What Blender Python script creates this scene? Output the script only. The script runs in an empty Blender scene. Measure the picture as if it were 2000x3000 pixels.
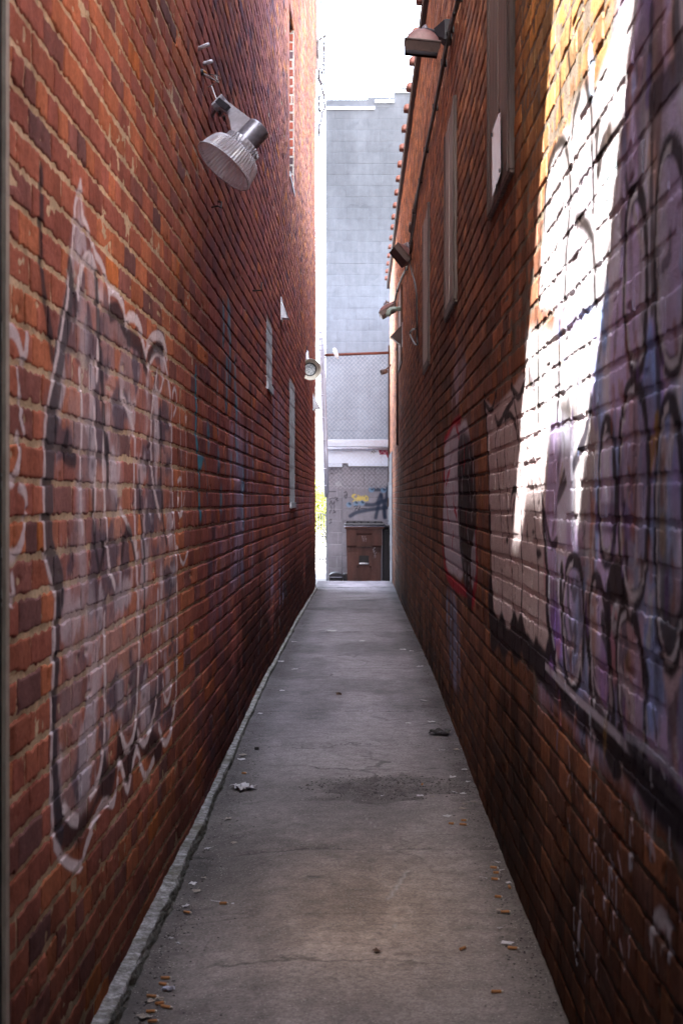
import bpy, math, random
import numpy as np
from mathutils import Vector, Matrix
random.seed(7); RNG = np.random.default_rng(11)
col = bpy.context.scene.collection
# ---------------------------------------------------------------- survey of the place
F, VX, VY, CH = 4500.0, 1053.0, 1466.0, 1.25     # camera constants used to turn photo measurements into metres
WL, WR = 0.63, 0.50                              # distance of the two brick walls from the camera axis
L0, L1 = 2.72, 22.1                              # left building along the alley
R0, R1 = -13.0, 25.6                              # right building along the alley
HT = CH + 3.70                                   # top of the right wall
def P(px, py, Y): return Vector(((px - VX) * Y / F, Y, CH + (VY - py) * Y / F))
def UL(px, py):
    Y = WL * F / (VX - px); return (Y, CH + (VY - py) * Y / F)
def UR(px, py):
    Y = WR * F / (px - VX); return (Y, CH + (VY - py) * Y / F)
GY = [-40, 3.7, 6, 8, 10, 14, 18, 22.6, 24.0, 24.3, 26, 50, 80, 140, 600]
GZ = [0, 0, .02, .045, .06, .05, .02, -.02, -.01, -.01, -.01, -.93, -1.2, -1.3, -1.5]
def gz(Y): return float(np.interp(Y, GY, GZ))
def G(px, py):
    Y = 6.0
    for _ in range(40): Y = .5 * Y + .5 * F * (CH - gz(Y)) / (py - VY)
    x = (px - VX) * Y / F; return Vector((x, Y, gz(Y) - float(dip(x, Y))))
def dip(x, y):                                                         # the floor sags toward the rough footing near the mouth
    return .038 * (1 - sst(np.asarray(y, float), 4.5, 9)) * sst(-np.asarray(x, float), .15, .60)

# ---------------------------------------------------------------- numpy noise
def _hash(ix, iy, s):
    n = (ix.astype(np.int64) * 374761393 + iy.astype(np.int64) * 668265263 + s * 144269504) & 0xffffffff
    n = ((n ^ (n >> 13)) * 1274126177) & 0xffffffff
    n = (n ^ (n >> 16)) & 0xffffffff
    return n / 4294967295.0
def vn(x, y, s=0):
    x = np.asarray(x, float); y = np.asarray(y, float)
    ix = np.floor(x); iy = np.floor(y); fx = x - ix; fy = y - iy
    fx = fx * fx * (3 - 2 * fx); fy = fy * fy * (3 - 2 * fy)
    ix = ix.astype(np.int64); iy = iy.astype(np.int64)
    a = _hash(ix, iy, s); b = _hash(ix + 1, iy, s); c = _hash(ix, iy + 1, s); d = _hash(ix + 1, iy + 1, s)
    return (a * (1 - fx) + b * fx) * (1 - fy) + (c * (1 - fx) + d * fx) * fy
def fbm(x, y, s=0, o=4):
    r = 0; a = .5; t = 0
    for k in range(o):
        r = r + a * vn(np.asarray(x) * 2 ** k, np.asarray(y) * 2 ** k, s + k * 17); t += a; a *= .5
    return r / t
def sst(x, a, b):
    t = np.clip((x - a) / (b - a), 0, 1); return t * t * (3 - 2 * t)

# ---------------------------------------------------------------- node helpers
class NT:
    def __init__(s, name):
        s.m = bpy.data.materials.new(name); s.m.use_nodes = True; s.t = s.m.node_tree; s.t.nodes.clear()
        s.out = s.t.nodes.new('ShaderNodeOutputMaterial'); s.b = s.t.nodes.new('ShaderNodeBsdfPrincipled')
        s.t.links.new(s.b.outputs[0], s.out.inputs[0]); s.co = s.t.nodes.new('ShaderNodeTexCoord')
    def n(s, typ, **k):
        x = s.t.nodes.new(typ)
        for a, v in k.items(): setattr(x, a, v)
        return x
    def set(s, sock, v):
        if hasattr(v, 'is_linked'): s.t.links.new(v, sock)
        elif isinstance(v, (tuple, list)): sock.default_value = tuple(v) + ((1,) if len(v) == 3 and len(sock.default_value) == 4 else ())
        else: sock.default_value = v
    def noise(s, scale, detail=4, rough=.6, stretch=None, out=0, dist=0):
        x = s.n('ShaderNodeTexNoise'); x.inputs['Scale'].default_value = scale; x.inputs['Detail'].default_value = detail
        x.inputs['Roughness'].default_value = rough; x.inputs['Distortion'].default_value = dist
        c = s.co.outputs['Object']
        if stretch:
            mp = s.n('ShaderNodeMapping'); mp.inputs['Scale'].default_value = stretch; s.t.links.new(c, mp.inputs[0]); c = mp.outputs[0]
        s.t.links.new(c, x.inputs['Vector']); return x.outputs[out]
    def vor(s, scale, feature='F1', stretch=None):
        x = s.n('ShaderNodeTexVoronoi', feature=feature); x.inputs['Scale'].default_value = scale
        c = s.co.outputs['Object']
        if stretch:
            mp = s.n('ShaderNodeMapping'); mp.inputs['Scale'].default_value = stretch; s.t.links.new(c, mp.inputs[0]); c = mp.outputs[0]
        s.t.links.new(c, x.inputs['Vector']); return x.outputs[0]
    def ramp(s, v, *st):
        x = s.n('ShaderNodeValToRGB'); e = x.color_ramp.elements
        while len(e) < len(st): e.new(.5)
        for i, (p, c) in enumerate(st):
            e[i].position = p; e[i].color = (tuple(c) + (1,)) if isinstance(c, (tuple, list)) else (c, c, c, 1)
        s.t.links.new(v, x.inputs[0]); return x.outputs[0]
    def mix(s, f, a, b, mode='MIX'):
        x = s.n('ShaderNodeMix', data_type='RGBA', blend_type=mode); s.set(x.inputs[0], f); s.set(x.inputs[6], a); s.set(x.inputs[7], b); return x.outputs[2]
    def math(s, op, a, b=0., c=None):
        x = s.n('ShaderNodeMath', operation=op); s.set(x.inputs[0], a); s.set(x.inputs[1], b)
        if c is not None: s.set(x.inputs[2], c)
        return x.outputs[0]
    def attr(s, name):
        return s.n('ShaderNodeAttribute', attribute_name=name)
    def bump(s, h, st=.3, d=.01):
        x = s.n('ShaderNodeBump'); x.inputs['Strength'].default_value = st; x.inputs['Distance'].default_value = d
        s.t.links.new(h, x.inputs['Height']); s.t.links.new(x.outputs[0], s.b.inputs['Normal'])
    def fin(s, color=None, rough=.8, metal=0., spec=None):
        if color is not None: s.set(s.b.inputs['Base Color'], color)
        s.set(s.b.inputs['Roughness'], rough); s.set(s.b.inputs['Metallic'], metal)
        if spec is not None: s.b.inputs['Specular IOR Level'].default_value = spec
        return s.m
def simple(name, c, rough=.6, metal=0., var=.25, scale=30, bump=.15, stretch=None, spec=None):
    t = NT(name); n = t.noise(scale, 5, .65, stretch); n2 = t.noise(scale * .15, 3, .6, stretch)
    f = t.ramp(n, (.3, 1 - var), (.7, 1 + var * .6)); g = t.ramp(n2, (.3, 1 - var), (.7, 1.05))
    c2 = t.mix(1., t.mix(1., c, f, 'MULTIPLY'), g, 'MULTIPLY')
    if bump: t.bump(n, bump, .004)
    return t.fin(c2, rough, metal, spec)
def masonry_mat(name, rough=.85, wear=.35, streak=.25, bump=.35, nscale=70, spec=.3, var=1.):
    t = NT(name); a = t.attr('bcol'); p = t.attr('paint')
    n = t.noise(nscale, 6, .7); n2 = t.noise(9, 4, .65); n3 = t.noise(14, 4, .6, (1, 1, .12)); v = t.vor(55)
    c = t.mix(1., a.outputs['Color'], t.ramp(n, (.25, 1 - .38 * var), (.75, 1 + .32 * var)), 'MULTIPLY')
    c = t.mix(1., c, t.ramp(n2, (.3, 1 - .28 * var), (.7, 1 + .15 * var)), 'MULTIPLY')
    c = t.mix(streak, c, t.mix(1., c, t.ramp(n3, (.42, .25), (.6, 1.)), 'MULTIPLY'))
    c = t.mix(t.math('MULTIPLY', t.ramp(v, (.03, 1.), (.10, 0.)), .5), c, t.mix(1., c, (.35, .3, .3), 'MULTIPLY'))
    w = t.math('ADD', t.math('MULTIPLY', n, .6), t.math('MULTIPLY', n2, .4))
    w = t.ramp(w, (.32, 1. - wear * 1.4), (.47, 1.))
    pf = t.math('MULTIPLY', p.outputs['Alpha'], w)
    pc = t.mix(1., p.outputs['Color'], t.ramp(n, (.2, .75), (.8, 1.12)), 'MULTIPLY')
    c = t.mix(pf, c, pc)
    h = t.math('ADD', n, t.math('MULTIPLY', t.noise(220, 3, .6), .4))
    t.bump(h, bump, .004)
    r = t.math('SUBTRACT', rough, t.math('MULTIPLY', p.outputs['Alpha'], .12))
    return t.fin(c, r, 0., spec)

# ---------------------------------------------------------------- mesh helpers
def obj(name, me, mat, parent=None, **tags):
    o = bpy.data.objects.new(name, me); col.objects.link(o)
    for m in (mat if isinstance(mat, (list, tuple)) else [mat]):
        me.materials.append(m)
    if parent: o.parent = parent
    for k, v in tags.items(): o[k] = v
    return o
def empty(name, label, cat, loc=(0, 0, 0), group=None):
    o = bpy.data.objects.new(name, None); col.objects.link(o); o.location = loc
    o['label'] = label; o['category'] = cat; o.empty_display_size = .05
    if group: o['group'] = group
    return o
def npmesh(name, V, Q, smooth=True, attrs=None, midx=None):
    me = bpy.data.meshes.new(name); V = np.ascontiguousarray(V, np.float32); Q = np.ascontiguousarray(Q, np.int32)
    me.vertices.add(len(V)); me.vertices.foreach_set('co', V.ravel())
    me.loops.add(Q.size); me.loops.foreach_set('vertex_index', Q.ravel())
    me.polygons.add(len(Q)); me.polygons.foreach_set('loop_start', np.arange(0, Q.size, 4, dtype=np.int32))
    me.polygons.foreach_set('use_smooth', np.full(len(Q), smooth))
    if midx is not None: me.polygons.foreach_set('material_index', midx.astype(np.int32))
    me.update(calc_edges=True)
    for k, A in (attrs or {}).items():
        at = me.attributes.new(k, 'FLOAT_COLOR', 'POINT'); at.data.foreach_set('color', np.ascontiguousarray(A, np.float32).ravel())
    return me
class MB:
    def __init__(s): s.v = []; s.f = []; s.sm = []; s.mi = []; s.st = []
    def add(s, vs, fs, smooth=False, mi=0):
        b = len(s.v); s.st.append((b, len(s.f))); s.v += [tuple(x) for x in vs]
        for f in fs: s.f.append([b + i for i in f]); s.sm.append(smooth); s.mi.append(mi)
        return s
    def box(s, a, b, M=None, mi=0, bev=0.):
        x0, y0, z0 = a; x1, y1, z1 = b
        if bev <= 0:
            vs = [Vector(p) for p in ((x0, y0, z0), (x1, y0, z0), (x1, y1, z0), (x0, y1, z0), (x0, y0, z1), (x1, y0, z1), (x1, y1, z1), (x0, y1, z1))]
            fs = [(0, 3, 2, 1), (4, 5, 6, 7), (0, 1, 5, 4), (1, 2, 6, 5), (2, 3, 7, 6), (3, 0, 4, 7)]
        else:
            e = bev; vs = []; 
            for z, k in ((z0, e), (z0 + e, 0), (z1 - e, 0), (z1, e)):
                for (cx, cy, sx, sy) in ((x0, y0, 1, 1), (x1, y0, -1, 1), (x1, y1, -1, -1), (x0, y1, 1, -1)):
                    q = [(cx + sx * k, cy + sy * (k + e)), (cx + sx * (k + e), cy + sy * k)]
                    if (sx, sy) in ((-1, 1), (1, -1)): q = q[::-1]
                    vs += [Vector((p[0], p[1], z)) for p in q]
            fs = [tuple(range(7, -1, -1)), tuple(range(24, 32))]
            for l in range(3):
                for i in range(8): fs.append((l * 8 + i, l * 8 + (i + 1) % 8, l * 8 + 8 + (i + 1) % 8, l * 8 + 8 + i))
        if M is not None: vs = [M @ v for v in vs]
        return s.add(vs, fs, False, mi)
    def tube(s, pts, r, n=8, mi=0, caps=True):
        pts = [Vector(p) for p in pts]; R = r if isinstance(r, (list, tuple)) else [r] * len(pts); vs = []
        up = None
        for i, p in enumerate(pts):
            d = (pts[min(i + 1, len(pts) - 1)] - pts[max(i - 1, 0)]).normalized()
            if up is None: up = d.orthogonal().normalized()
            a = (up - d * up.dot(d))
            a = a.normalized() if a.length > 1e-4 else d.orthogonal().normalized()
            up = a; b = d.cross(a)
            for k in range(n):
                t = 2 * math.pi * k / n; vs.append(p + (a * math.cos(t) + b * math.sin(t)) * R[i])
        fs = [(i * n + k, i * n + (k + 1) % n, (i + 1) * n + (k + 1) % n, (i + 1) * n + k) for i in range(len(pts) - 1) for k in range(n)]
        if caps: fs += [tuple(range(n - 1, -1, -1)), tuple((len(pts) - 1) * n + k for k in range(n))]
        return s.add(vs, fs, True, mi)
    def lathe(s, prof, M, n=32, mi=0, rib=None, cap0=False, cap1=False):
        vs = []
        for (r, z) in prof:
            for k in range(n):
                t = 2 * math.pi * k / n; rr = r
                if rib: rr = r + rib * (1 if k % 2 else -1)
                vs.append(M @ Vector((rr * math.cos(t), rr * math.sin(t), z)))
        fs = [(i * n + k, i * n + (k + 1) % n, (i + 1) * n + (k + 1) % n, (i + 1) * n + k) for i in range(len(prof) - 1) for k in range(n)]
        if cap0: fs.append(tuple(range(n - 1, -1, -1)))
        if cap1: fs.append(tuple((len(prof) - 1) * n + k for k in range(n)))
        return s.add(vs, fs, rib is None, mi)
    def each(s, name, mat, parent=None):
        "every piece added to this builder becomes a part of its own"
        out = []
        for i, st in enumerate(s.st):
            en = s.st[i + 1] if i + 1 < len(s.st) else (len(s.v), len(s.f)); m = MB()
            m.v = s.v[st[0]:en[0]]; m.f = [[j - st[0] for j in f] for f in s.f[st[1]:en[1]]]; m.sm = s.sm[st[1]:en[1]]; m.mi = s.mi[st[1]:en[1]]
            out.append(m.build(name, mat, parent))
        return out
    def build(s, name, mat, parent=None, **tags):
        me = bpy.data.meshes.new(name); me.from_pydata(s.v, [], s.f)
        me.polygons.foreach_set('use_smooth', s.sm); me.polygons.foreach_set('material_index', s.mi); me.update()
        return obj(name, me, mat, parent, **tags)
def aim(o, d, up=(0, 0, 1)):
    "matrix whose +Z points along d, at o"
    z = Vector(d).normalized(); x = Vector(up).cross(z)
    if x.length < 1e-3: x = Vector((1, 0, 0))
    x.normalize(); y = z.cross(x)
    M = Matrix((x, y, z)).transposed().to_4x4(); M.translation = Vector(o); return M
def copy_thing(o):
    c = o.copy(); col.objects.link(c)
    def rec(src, dst):
        for ch in [q for q in bpy.data.objects if q.parent == src and q != dst]:
            d = ch.copy(); col.objects.link(d); d.parent = dst; rec(ch, d)
    rec(o, c); return c

# ---------------------------------------------------------------- spray paint: layers evaluated on a wall's own (u, v) metres
class Paint:
    def __init__(s, conv=None): s.L = []; s.conv = conv or (lambda x, y: (x, y))
    def pts(s, pp): return np.array([s.conv(*p) for p in pp], float)
    def smooth(s, A, closed=False, k=4):
        n = len(A)
        if n < 3: return A
        out = []
        for i in range(n if closed else n - 1):
            p0 = A[(i - 1) % n] if closed or i > 0 else A[0]; p1 = A[i]; p2 = A[(i + 1) % n]
            p3 = A[(i + 2) % n] if closed or i + 2 < n else A[n - 1]
            for j in range(k):
                t = j / k; out.append(.5 * ((2 * p1) + (-p0 + p2) * t + (2 * p0 - 5 * p1 + 4 * p2 - p3) * t * t + (-p0 + 3 * p1 - 3 * p2 + p3) * t ** 3))
        if not closed: out.append(A[-1])
        return np.array(out)
    def line(s, pp, c, w=.03, op=.9, soft=None, smooth=True):
        A = s.pts(pp); A = s.smooth(A) if smooth else A
        s.L.append(('l', A, c, w * 1.2, op, min(w * .35, .012) if soft is None else soft)); return s
    def fill(s, pp, c, op=.9, soft=.01, smooth=True, tex=None):
        A = s.pts(pp); A = s.smooth(A, True) if smooth else A
        s.L.append(('f', A, c, 0, op, soft, tex)); return s
    def custom(s, fn): s.L.append(('c', fn)); return s
    def ev(s, u, v):
        n = len(u); C = np.zeros((n, 3)); Al = np.zeros(n)
        for L in s.L:
            if L[0] == 'c':
                cc, a = L[1](u, v); idx = np.nonzero(a > .003)[0]; a = a[idx]; cc = cc[idx]
            else:
                _, A, c, w, op, soft = L[:6]; m = w + soft + .01
                lo = A.min(0) - m; hi = A.max(0) + m
                idx = np.nonzero((u > lo[0]) & (u < hi[0]) & (v > lo[1]) & (v < hi[1]))[0]
                if not len(idx): continue
                x = u[idx]; y = v[idx]; B = np.vstack([A, A[:1]]) if L[0] == 'f' else A
                d = np.full(len(idx), 9.); ins = np.zeros(len(idx), bool)
                for i in range(len(B) - 1):
                    ax, ay = B[i]; bx, by = B[i + 1]; ex, ey = bx - ax, by - ay; l2 = ex * ex + ey * ey + 1e-12
                    t = np.clip(((x - ax) * ex + (y - ay) * ey) / l2, 0, 1)
                    d = np.minimum(d, np.hypot(x - ax - t * ex, y - ay - t * ey))
                    if L[0] == 'f':
                        cr = ((ay > y) != (by > y)); xi = ax + (y - ay) * ex / (ey if abs(ey) > 1e-12 else 1e-12)
                        ins ^= cr & (x < xi)
                if L[0] == 'f':
                    sd = np.where(ins, d, -d); a = op * sst(sd, -soft, soft)
                    if L[6] is not None: a = a * L[6](x, y)
                else: a = op * (1 - sst(d, max(w / 2 - soft * .5, 0), w / 2 + soft * .7))
                cc = np.broadcast_to(np.array(c, float), (len(idx), 3))
            C[idx] = np.where((Al[idx] + a)[:, None] > 1e-4, (C[idx] * (Al[idx] * (1 - a))[:, None] + cc * a[:, None]) / np.maximum(Al[idx] * (1 - a) + a, 1e-4)[:, None], C[idx])
            Al[idx] = Al[idx] * (1 - a) + a
        return np.concatenate([C, Al[:, None]], 1)

# ---------------------------------------------------------------- masonry laid unit by unit
def masonry(name, fr, flip, u0, u1, vb, vt, course, blen, joint, lod, palette, dirt, top=None, bot=None, holes=(), paint=None,
            header=6, seed=1, rough=.0012, mort=(.4, .35, .25), mdepth=.008, mnoise=.004, mgrid=((0, 1e9, .05, .02),), jit=.004, warp=.006, mats=None, parent=None, jag=1.0, bev=.0032, joint_u=None):
    rg = np.random.default_rng(seed); B = []
    for i in range(int(math.ceil((vt - vb) / course))):
        a = vb + i * course; b = min(a + course, vt); L = blen * .5 if header and i % header == header - 1 else blen
        u = u0 - rg.random() * L * .15 - (L * .5 if i % 2 else 0)
        segs = []
        while u < u1:
            un = u + L * (1 + (rg.random() - .5) * .06); x0, x1 = max(u, u0), min(un, u1)
            if x1 - x0 > .02: segs.append((x0, x1))
            u = un
        vm = (a + b) / 2
        for h in holes:
            hu0, hu1, hv0, hv1 = h
            if hv0 < vm < hv1:
                ns = []
                for (x0, x1) in segs:
                    if x1 <= hu0 or x0 >= hu1: ns.append((x0, x1)); continue
                    if x0 < hu0 - .03: ns.append((x0, hu0 + joint * .5))
                    if x1 > hu1 + .03: ns.append((hu1 - joint * .5, x1))
                segs = ns
        for (x0, x1) in segs:
            xm = (x0 + x1) / 2
            if top and a > top(xm): continue
            if bot and b < bot(xm): continue
            B.append((x0, x1, a, b))
    B = np.array(B); N = len(B); cls = np.array([lod((b[0] + b[1]) / 2, b[2]) for b in B])
    Vs, Qs, Cs, Us = [], [], [], []; base = 0; midx = []
    for key in sorted(set(map(tuple, cls))):
        sel = B[(cls[:, 0] == key[0]) & (cls[:, 1] == key[1])]; nx, ny = int(key[0]), int(key[1]); M = len(sel)
        def axis(lo, hi, k, joint):
            lo = lo + joint / 2; hi = hi - joint / 2; ins = .0035
            cs = [lo, lo + ins * .4, lo + ins] + [lo + ins * 1.9 + (hi - lo - 3.8 * ins) * t for t in np.linspace(0, 1, k + 1)] + [hi - ins, hi - ins * .4, hi]
            return np.stack(cs, 1)
        UU = axis(sel[:, 0], sel[:, 1], nx, joint_u or joint); VV = axis(sel[:, 2], sel[:, 3], ny, joint); nu, nv = UU.shape[1], VV.shape[1]
        jv = (rg.random((M, 1)) - .5) * jit * .5; VV = VV + jv
        U = np.repeat(UU[:, :, None], nv, 2); V = np.repeat(VV[:, None, :], nu, 1)
        D = np.zeros_like(U)
        eu = np.array([-.02, -bev, -bev * .12] + [0] * (nx + 1) + [-bev * .12, -bev, -.02]); ev = np.array([-.02, -bev, -bev * .12] + [0] * (ny + 1) + [-bev * .12, -bev, -.02])
        D += np.minimum(eu[None, :, None], ev[None, None, :])
        tu = (rg.random((M, 1, 1)) - .5) * .012; tv = (rg.random((M, 1, 1)) - .5) * .02
        D += (rg.random((M, 1, 1)) - .5) * jit + tu * (U - U.mean(1, keepdims=True)) + tv * (V - V.mean(2, keepdims=True))
        e = jag * rough * 1.6                                            # ragged arrises
        eg = (np.minimum(eu[None, :, None], ev[None, None, :]) < 0)
        U = U + (vn(V * 90, U * 90, 3) - .5) * e * 2 * eg; V = V + (vn(U * 60, V * 60, 5) - .5) * e * 3 * eg
        D = D + (fbm(U * 22, V * 22, 9, 3) - .5) * rough * 3 - sst(vn(U * 18, V * 30, 21), .86, .97) * .004 * jag * (D > -.002)
        V = V + warp * (fbm(U * .7, V * .35 + seed, seed, 3) - .5) * 2.2; Dw = warp * 2 * (fbm(U * .5, V * .5, seed + 5, 2) - .5)
        u_, v_, d_ = U.ravel(), V.ravel(), (D + Dw).ravel()
        pc = palette(rg, M); C = np.repeat(pc[:, None, :], nu * nv, 1).reshape(-1, 3)
        C = C * dirt(u_, v_)
        back = np.clip((-(D.ravel()) - .003) / .015, 0, 1)[:, None]; C = C * (1 - .45 * back)
        Vs.append(np.stack(fr(u_, v_, d_), 1)); Us.append(np.stack([u_, v_], 1)); Cs.append(C)
        ii, jj = np.meshgrid(np.arange(nu - 1), np.arange(nv - 1), indexing='ij')
        q = np.stack([ii * nv + jj, (ii + 1) * nv + jj, (ii + 1) * nv + jj + 1, ii * nv + jj + 1], -1).reshape(-1, 4)
        if flip: q = q[:, ::-1]
        Q = (q[None] + (np.arange(M) * nu * nv)[:, None, None] + base).reshape(-1, 4)
        Qs.append(Q); midx.append(np.zeros(len(Q))); base += M * nu * nv
    for (g0, g1, du, dv) in mgrid:                                      # mortar bed
        g0 = max(g0, u0); g1 = min(g1, u1)
        if g1 <= g0: continue
        gu = np.linspace(g0, g1, max(2, int((g1 - g0) / du) + 1)); tt = vt if not top else min(vt, top((g1)) + .08)
        gv = np.linspace(vb, tt, max(2, int((tt - vb) / dv) + 1)); nu, nv = len(gu), len(gv)
        U, V = np.meshgrid(gu, gv, indexing='ij'); u_, v_ = U.ravel(), V.ravel()
        D = -(mdepth(u_, v_) if callable(mdepth) else mdepth) + mnoise * 2.2 * (fbm(u_ * 34, v_ * 60, 41, 3) - .5) + mnoise * 1.8 * (vn(u_ * 5, v_ * 9, 77) - .5)
        D = np.minimum(D, (-.0008 if flip else -.0018) - (.0032 if flip else .0026) * sst(u_, 4.6, 6.8)) + warp * 2 * (fbm(u_ * .5, v_ * .5, seed + 5, 2) - .5)
        C = np.array(mort)[None] * (.75 + .5 * fbm(u_ * 12, v_ * 20, 51, 3))[:, None] * np.minimum(dirt(u_, v_), 1.15)
        Vs.append(np.stack(fr(u_, v_, D), 1)); Us.append(np.stack([u_, v_], 1)); Cs.append(C)
        ii, jj = np.meshgrid(np.arange(nu - 1), np.arange(nv - 1), indexing='ij')
        um = .5 * (gu[ii] + gu[ii + 1]); vm = .5 * (gv[jj] + gv[jj + 1]); keep = np.ones_like(um, bool)
        for h in holes: keep &= ~((um > h[0]) & (um < h[1]) & (vm > h[2]) & (vm < h[3]))
        q = np.stack([ii * nv + jj, (ii + 1) * nv + jj, (ii + 1) * nv + jj + 1, ii * nv + jj + 1], -1)[keep]
        if flip: q = q[:, ::-1]
        Qs.append(q + base); midx.append(np.ones(len(q))); base += nu * nv
    V = np.concatenate(Vs); Q = np.concatenate(Qs); U = np.concatenate(Us); C = np.concatenate(Cs); mi = np.concatenate(midx)
    A = {'bcol': np.concatenate([C, np.ones((len(C), 1))], 1), 'paint': (paint.ev(U[:, 0], U[:, 1]) if paint else np.zeros((len(C), 4)))}
    return obj(name, npmesh(name, V, Q, True, A, mi), mats, parent)
# ---------------------------------------------------------------- what is sprayed on the walls
WHT = (.78, .70, .74); GRY = (.30, .27, .31); BLK = (.028, .022, .03); LAV = (.40, .33, .47); TEAL = (.05, .30, .42)
SIL = (.60, .51, .54); RED = (.42, .015, .04); BLU = (.16, .22, .40)
streak = lambda f=(9., 2.), lo=.25: (lambda x, y: lo + (1 - lo) * sst(fbm(x * f[0], y * f[1], 33, 3), .35, .62))
PL = Paint(UL); K = lambda L: [(x / 1.238, 700 + y / 1.238) for x, y in L]
def left_haze(u, v):
    # blotchy grey-lilac fill inside the big letters
    a = sst(u, 3.05, 3.2) * (1 - sst(u, 5.0, 5.3)) * sst(v, .32, .5) * (1 - sst(v, 1.85 + .12 * (u - 3), 2.05 + .12 * (u - 3)))
    t = fbm(u * 5, v * 4, 61, 4); s = fbm(u * 3 + 9, v * 7, 62, 3)
    c = np.array([.47, .37, .41])[None] * (1 - sst(s, .4, .65))[:, None] + np.array([.21, .2, .26])[None] * sst(s, .4, .65)[:, None]
    return c, a * (.22 + .55 * sst(t, .42, .64))
BODY = [(290, -150), (262, 54), (240, 240), (190, 520), (160, 640), (155, 900), (165, 1120), (200, 1330), (195, 2100), (260, 2100), (310, 2080), (375, 1940), (400, 1850), (450, 1790), (500, 1800), (560, 1800), (625, 1760), (640, 1500), (635, 1200), (620, 900), (612, 560), (590, 400), (560, 380), (525, 430), (490, 330), (455, 320), (400, 230), (350, 110), (330, 60)]
PL.fill(K(BODY), (.42, .38, .43), .40, .05, False, tex=lambda x, y: .25 + .75 * sst(fbm(x * 7, y * 5, 61, 4), .40, .60))
PL.fill(K(BODY), (.10, .09, .13), .80, .05, False, tex=lambda x, y: sst(fbm(x * 6 + 9, y * 8, 62, 4) + .10 * (1 - sst(y, .4, 1.0)), .50, .64))
PL.fill(K(BODY), (.66, .60, .68), .6, .05, False, tex=lambda x, y: sst(fbm(x * 8 + 3, y * 6, 64, 4), .58, .70))
PL.fill(K([(205, 2180), (215, 1950), (235, 2060), (280, 2110), (340, 2050), (372, 1950), (385, 1850), (400, 1900), (430, 1880), (440, 1760), (470, 1850), (500, 1760), (520, 1830), (560, 1780), (590, 1830), (580, 1900), (530, 1880), (500, 1850), (470, 1990), (440, 1900), (400, 2050), (370, 2040), (300, 2190), (240, 2220)]), BLK, .85, .02)
PL.line(K([(250, 230), (215, 450), (185, 700), (175, 900), (178, 1120), (215, 1250), (215, 1310)]), (.09, .08, .095), .075, .9)
PL.line(K([(210, 1340), (200, 1650), (197, 1850), (210, 2050), (225, 2150)]), (.05, .045, .06), .05, .85)
PL.line(K([(235, 500), (214, 640)]), (.5, .45, .5), .03, .5)
for L, w in (([(290, -205), (281, -158), (272, -115), (266, 0), (262, 54), (253, 122), (240, 244), (215, 400), (190, 520), (165, 640), (155, 900), (160, 1120), (185, 1240), (200, 1290)], .035), ([(290, -205), (297, -150), (298, -110), (302, -75), (316, -48), (333, 15), (345, 60)], .035),
             ([(200, 1330), (190, 1640), (188, 1900), (195, 2100), (205, 2200)], .03),
             ([(285, 200), (300, 90), (325, 70), (345, 120), (358, 240), (350, 500)], .04),
             ([(345, 60), (365, 90), (385, 140), (395, 190), (400, 260)], .04),
             ([(395, 185), (415, 190), (440, 230), (455, 300)], .035),
             ([(455, 320), (465, 285), (490, 290), (510, 340), (525, 430)], .04),
             ([(525, 430), (538, 370), (565, 350), (590, 370), (602, 430)], .04),
             ([(535, 470), (560, 410), (590, 430), (607, 520), (615, 600), (620, 800), (625, 1000), (638, 1200), (640, 1600), (625, 1760), (600, 1830), (580, 1770)], .035),
             ([(440, 560), (485, 700), (490, 900), (497, 1160), (508, 1400), (503, 1680), (490, 1800), (465, 1850), (445, 1780)], .035),
             ([(570, 1280), (572, 1600), (565, 1720), (530, 1830), (503, 1790)], .03),
             ([(385, 1370), (387, 1700), (383, 1850), (365, 1960), (335, 2020)], .035),
             ([(235, 2060), (262, 2100), (290, 2110)], .04),
             ([(205, 2200), (240, 2255), (300, 2275), (318, 2200), (380, 2050), (425, 2040), (440, 1900), (470, 2000), (500, 1850), (530, 1950), (560, 1890)], .035),
             ([(290, 480), (295, 620), (290, 900), (300, 1060)], .03), ([(375, 620), (380, 900), (400, 1180), (420, 1260)], .03),
             ([(340, 620), (350, 820), (345, 1050)], .03), ([(440, 980), (470, 1050), (500, 1150)], .025), ([(555, 560), (545, 760), (555, 900), (580, 1010)], .03),
             ([(570, 470), (560, 530), (575, 560), (590, 500)], .02), ([(620, 640), (622, 560), (632, 545), (636, 600), (626, 640)], .02),
             ([(645, 880), (642, 980), (655, 1000), (665, 930)], .02), ([(650, 640), (652, 800), (655, 1000)], .02), ([(670, 640), (675, 900)], .016), ([(640, 1120), (660, 1180), (680, 1120)], .02),
             ([(640, 880), (650, 870), (655, 930), (650, 1010)], .018), ([(590, 1600), (605, 1680), (625, 1600)], .025),
             ([(20, 400), (28, 330), (60, 360), (85, 440), (95, 360)], .035), ([(20, 880), (45, 870), (65, 790), (60, 720)], .035), ([(85, 1040), (90, 940), (70, 900)], .03),
             ([(15, 1140), (50, 1150), (80, 1080)], .035), ([(15, 1230), (30, 1310), (45, 1300), (40, 1230)], .03), ([(60, 480), (75, 620)], .03), ([(70, 640), (85, 700)], .02)):
    PL.line(K(L), WHT, w * (.42 if min(q[1] for q in L) < 70 else .64), .9, .006)
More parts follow.
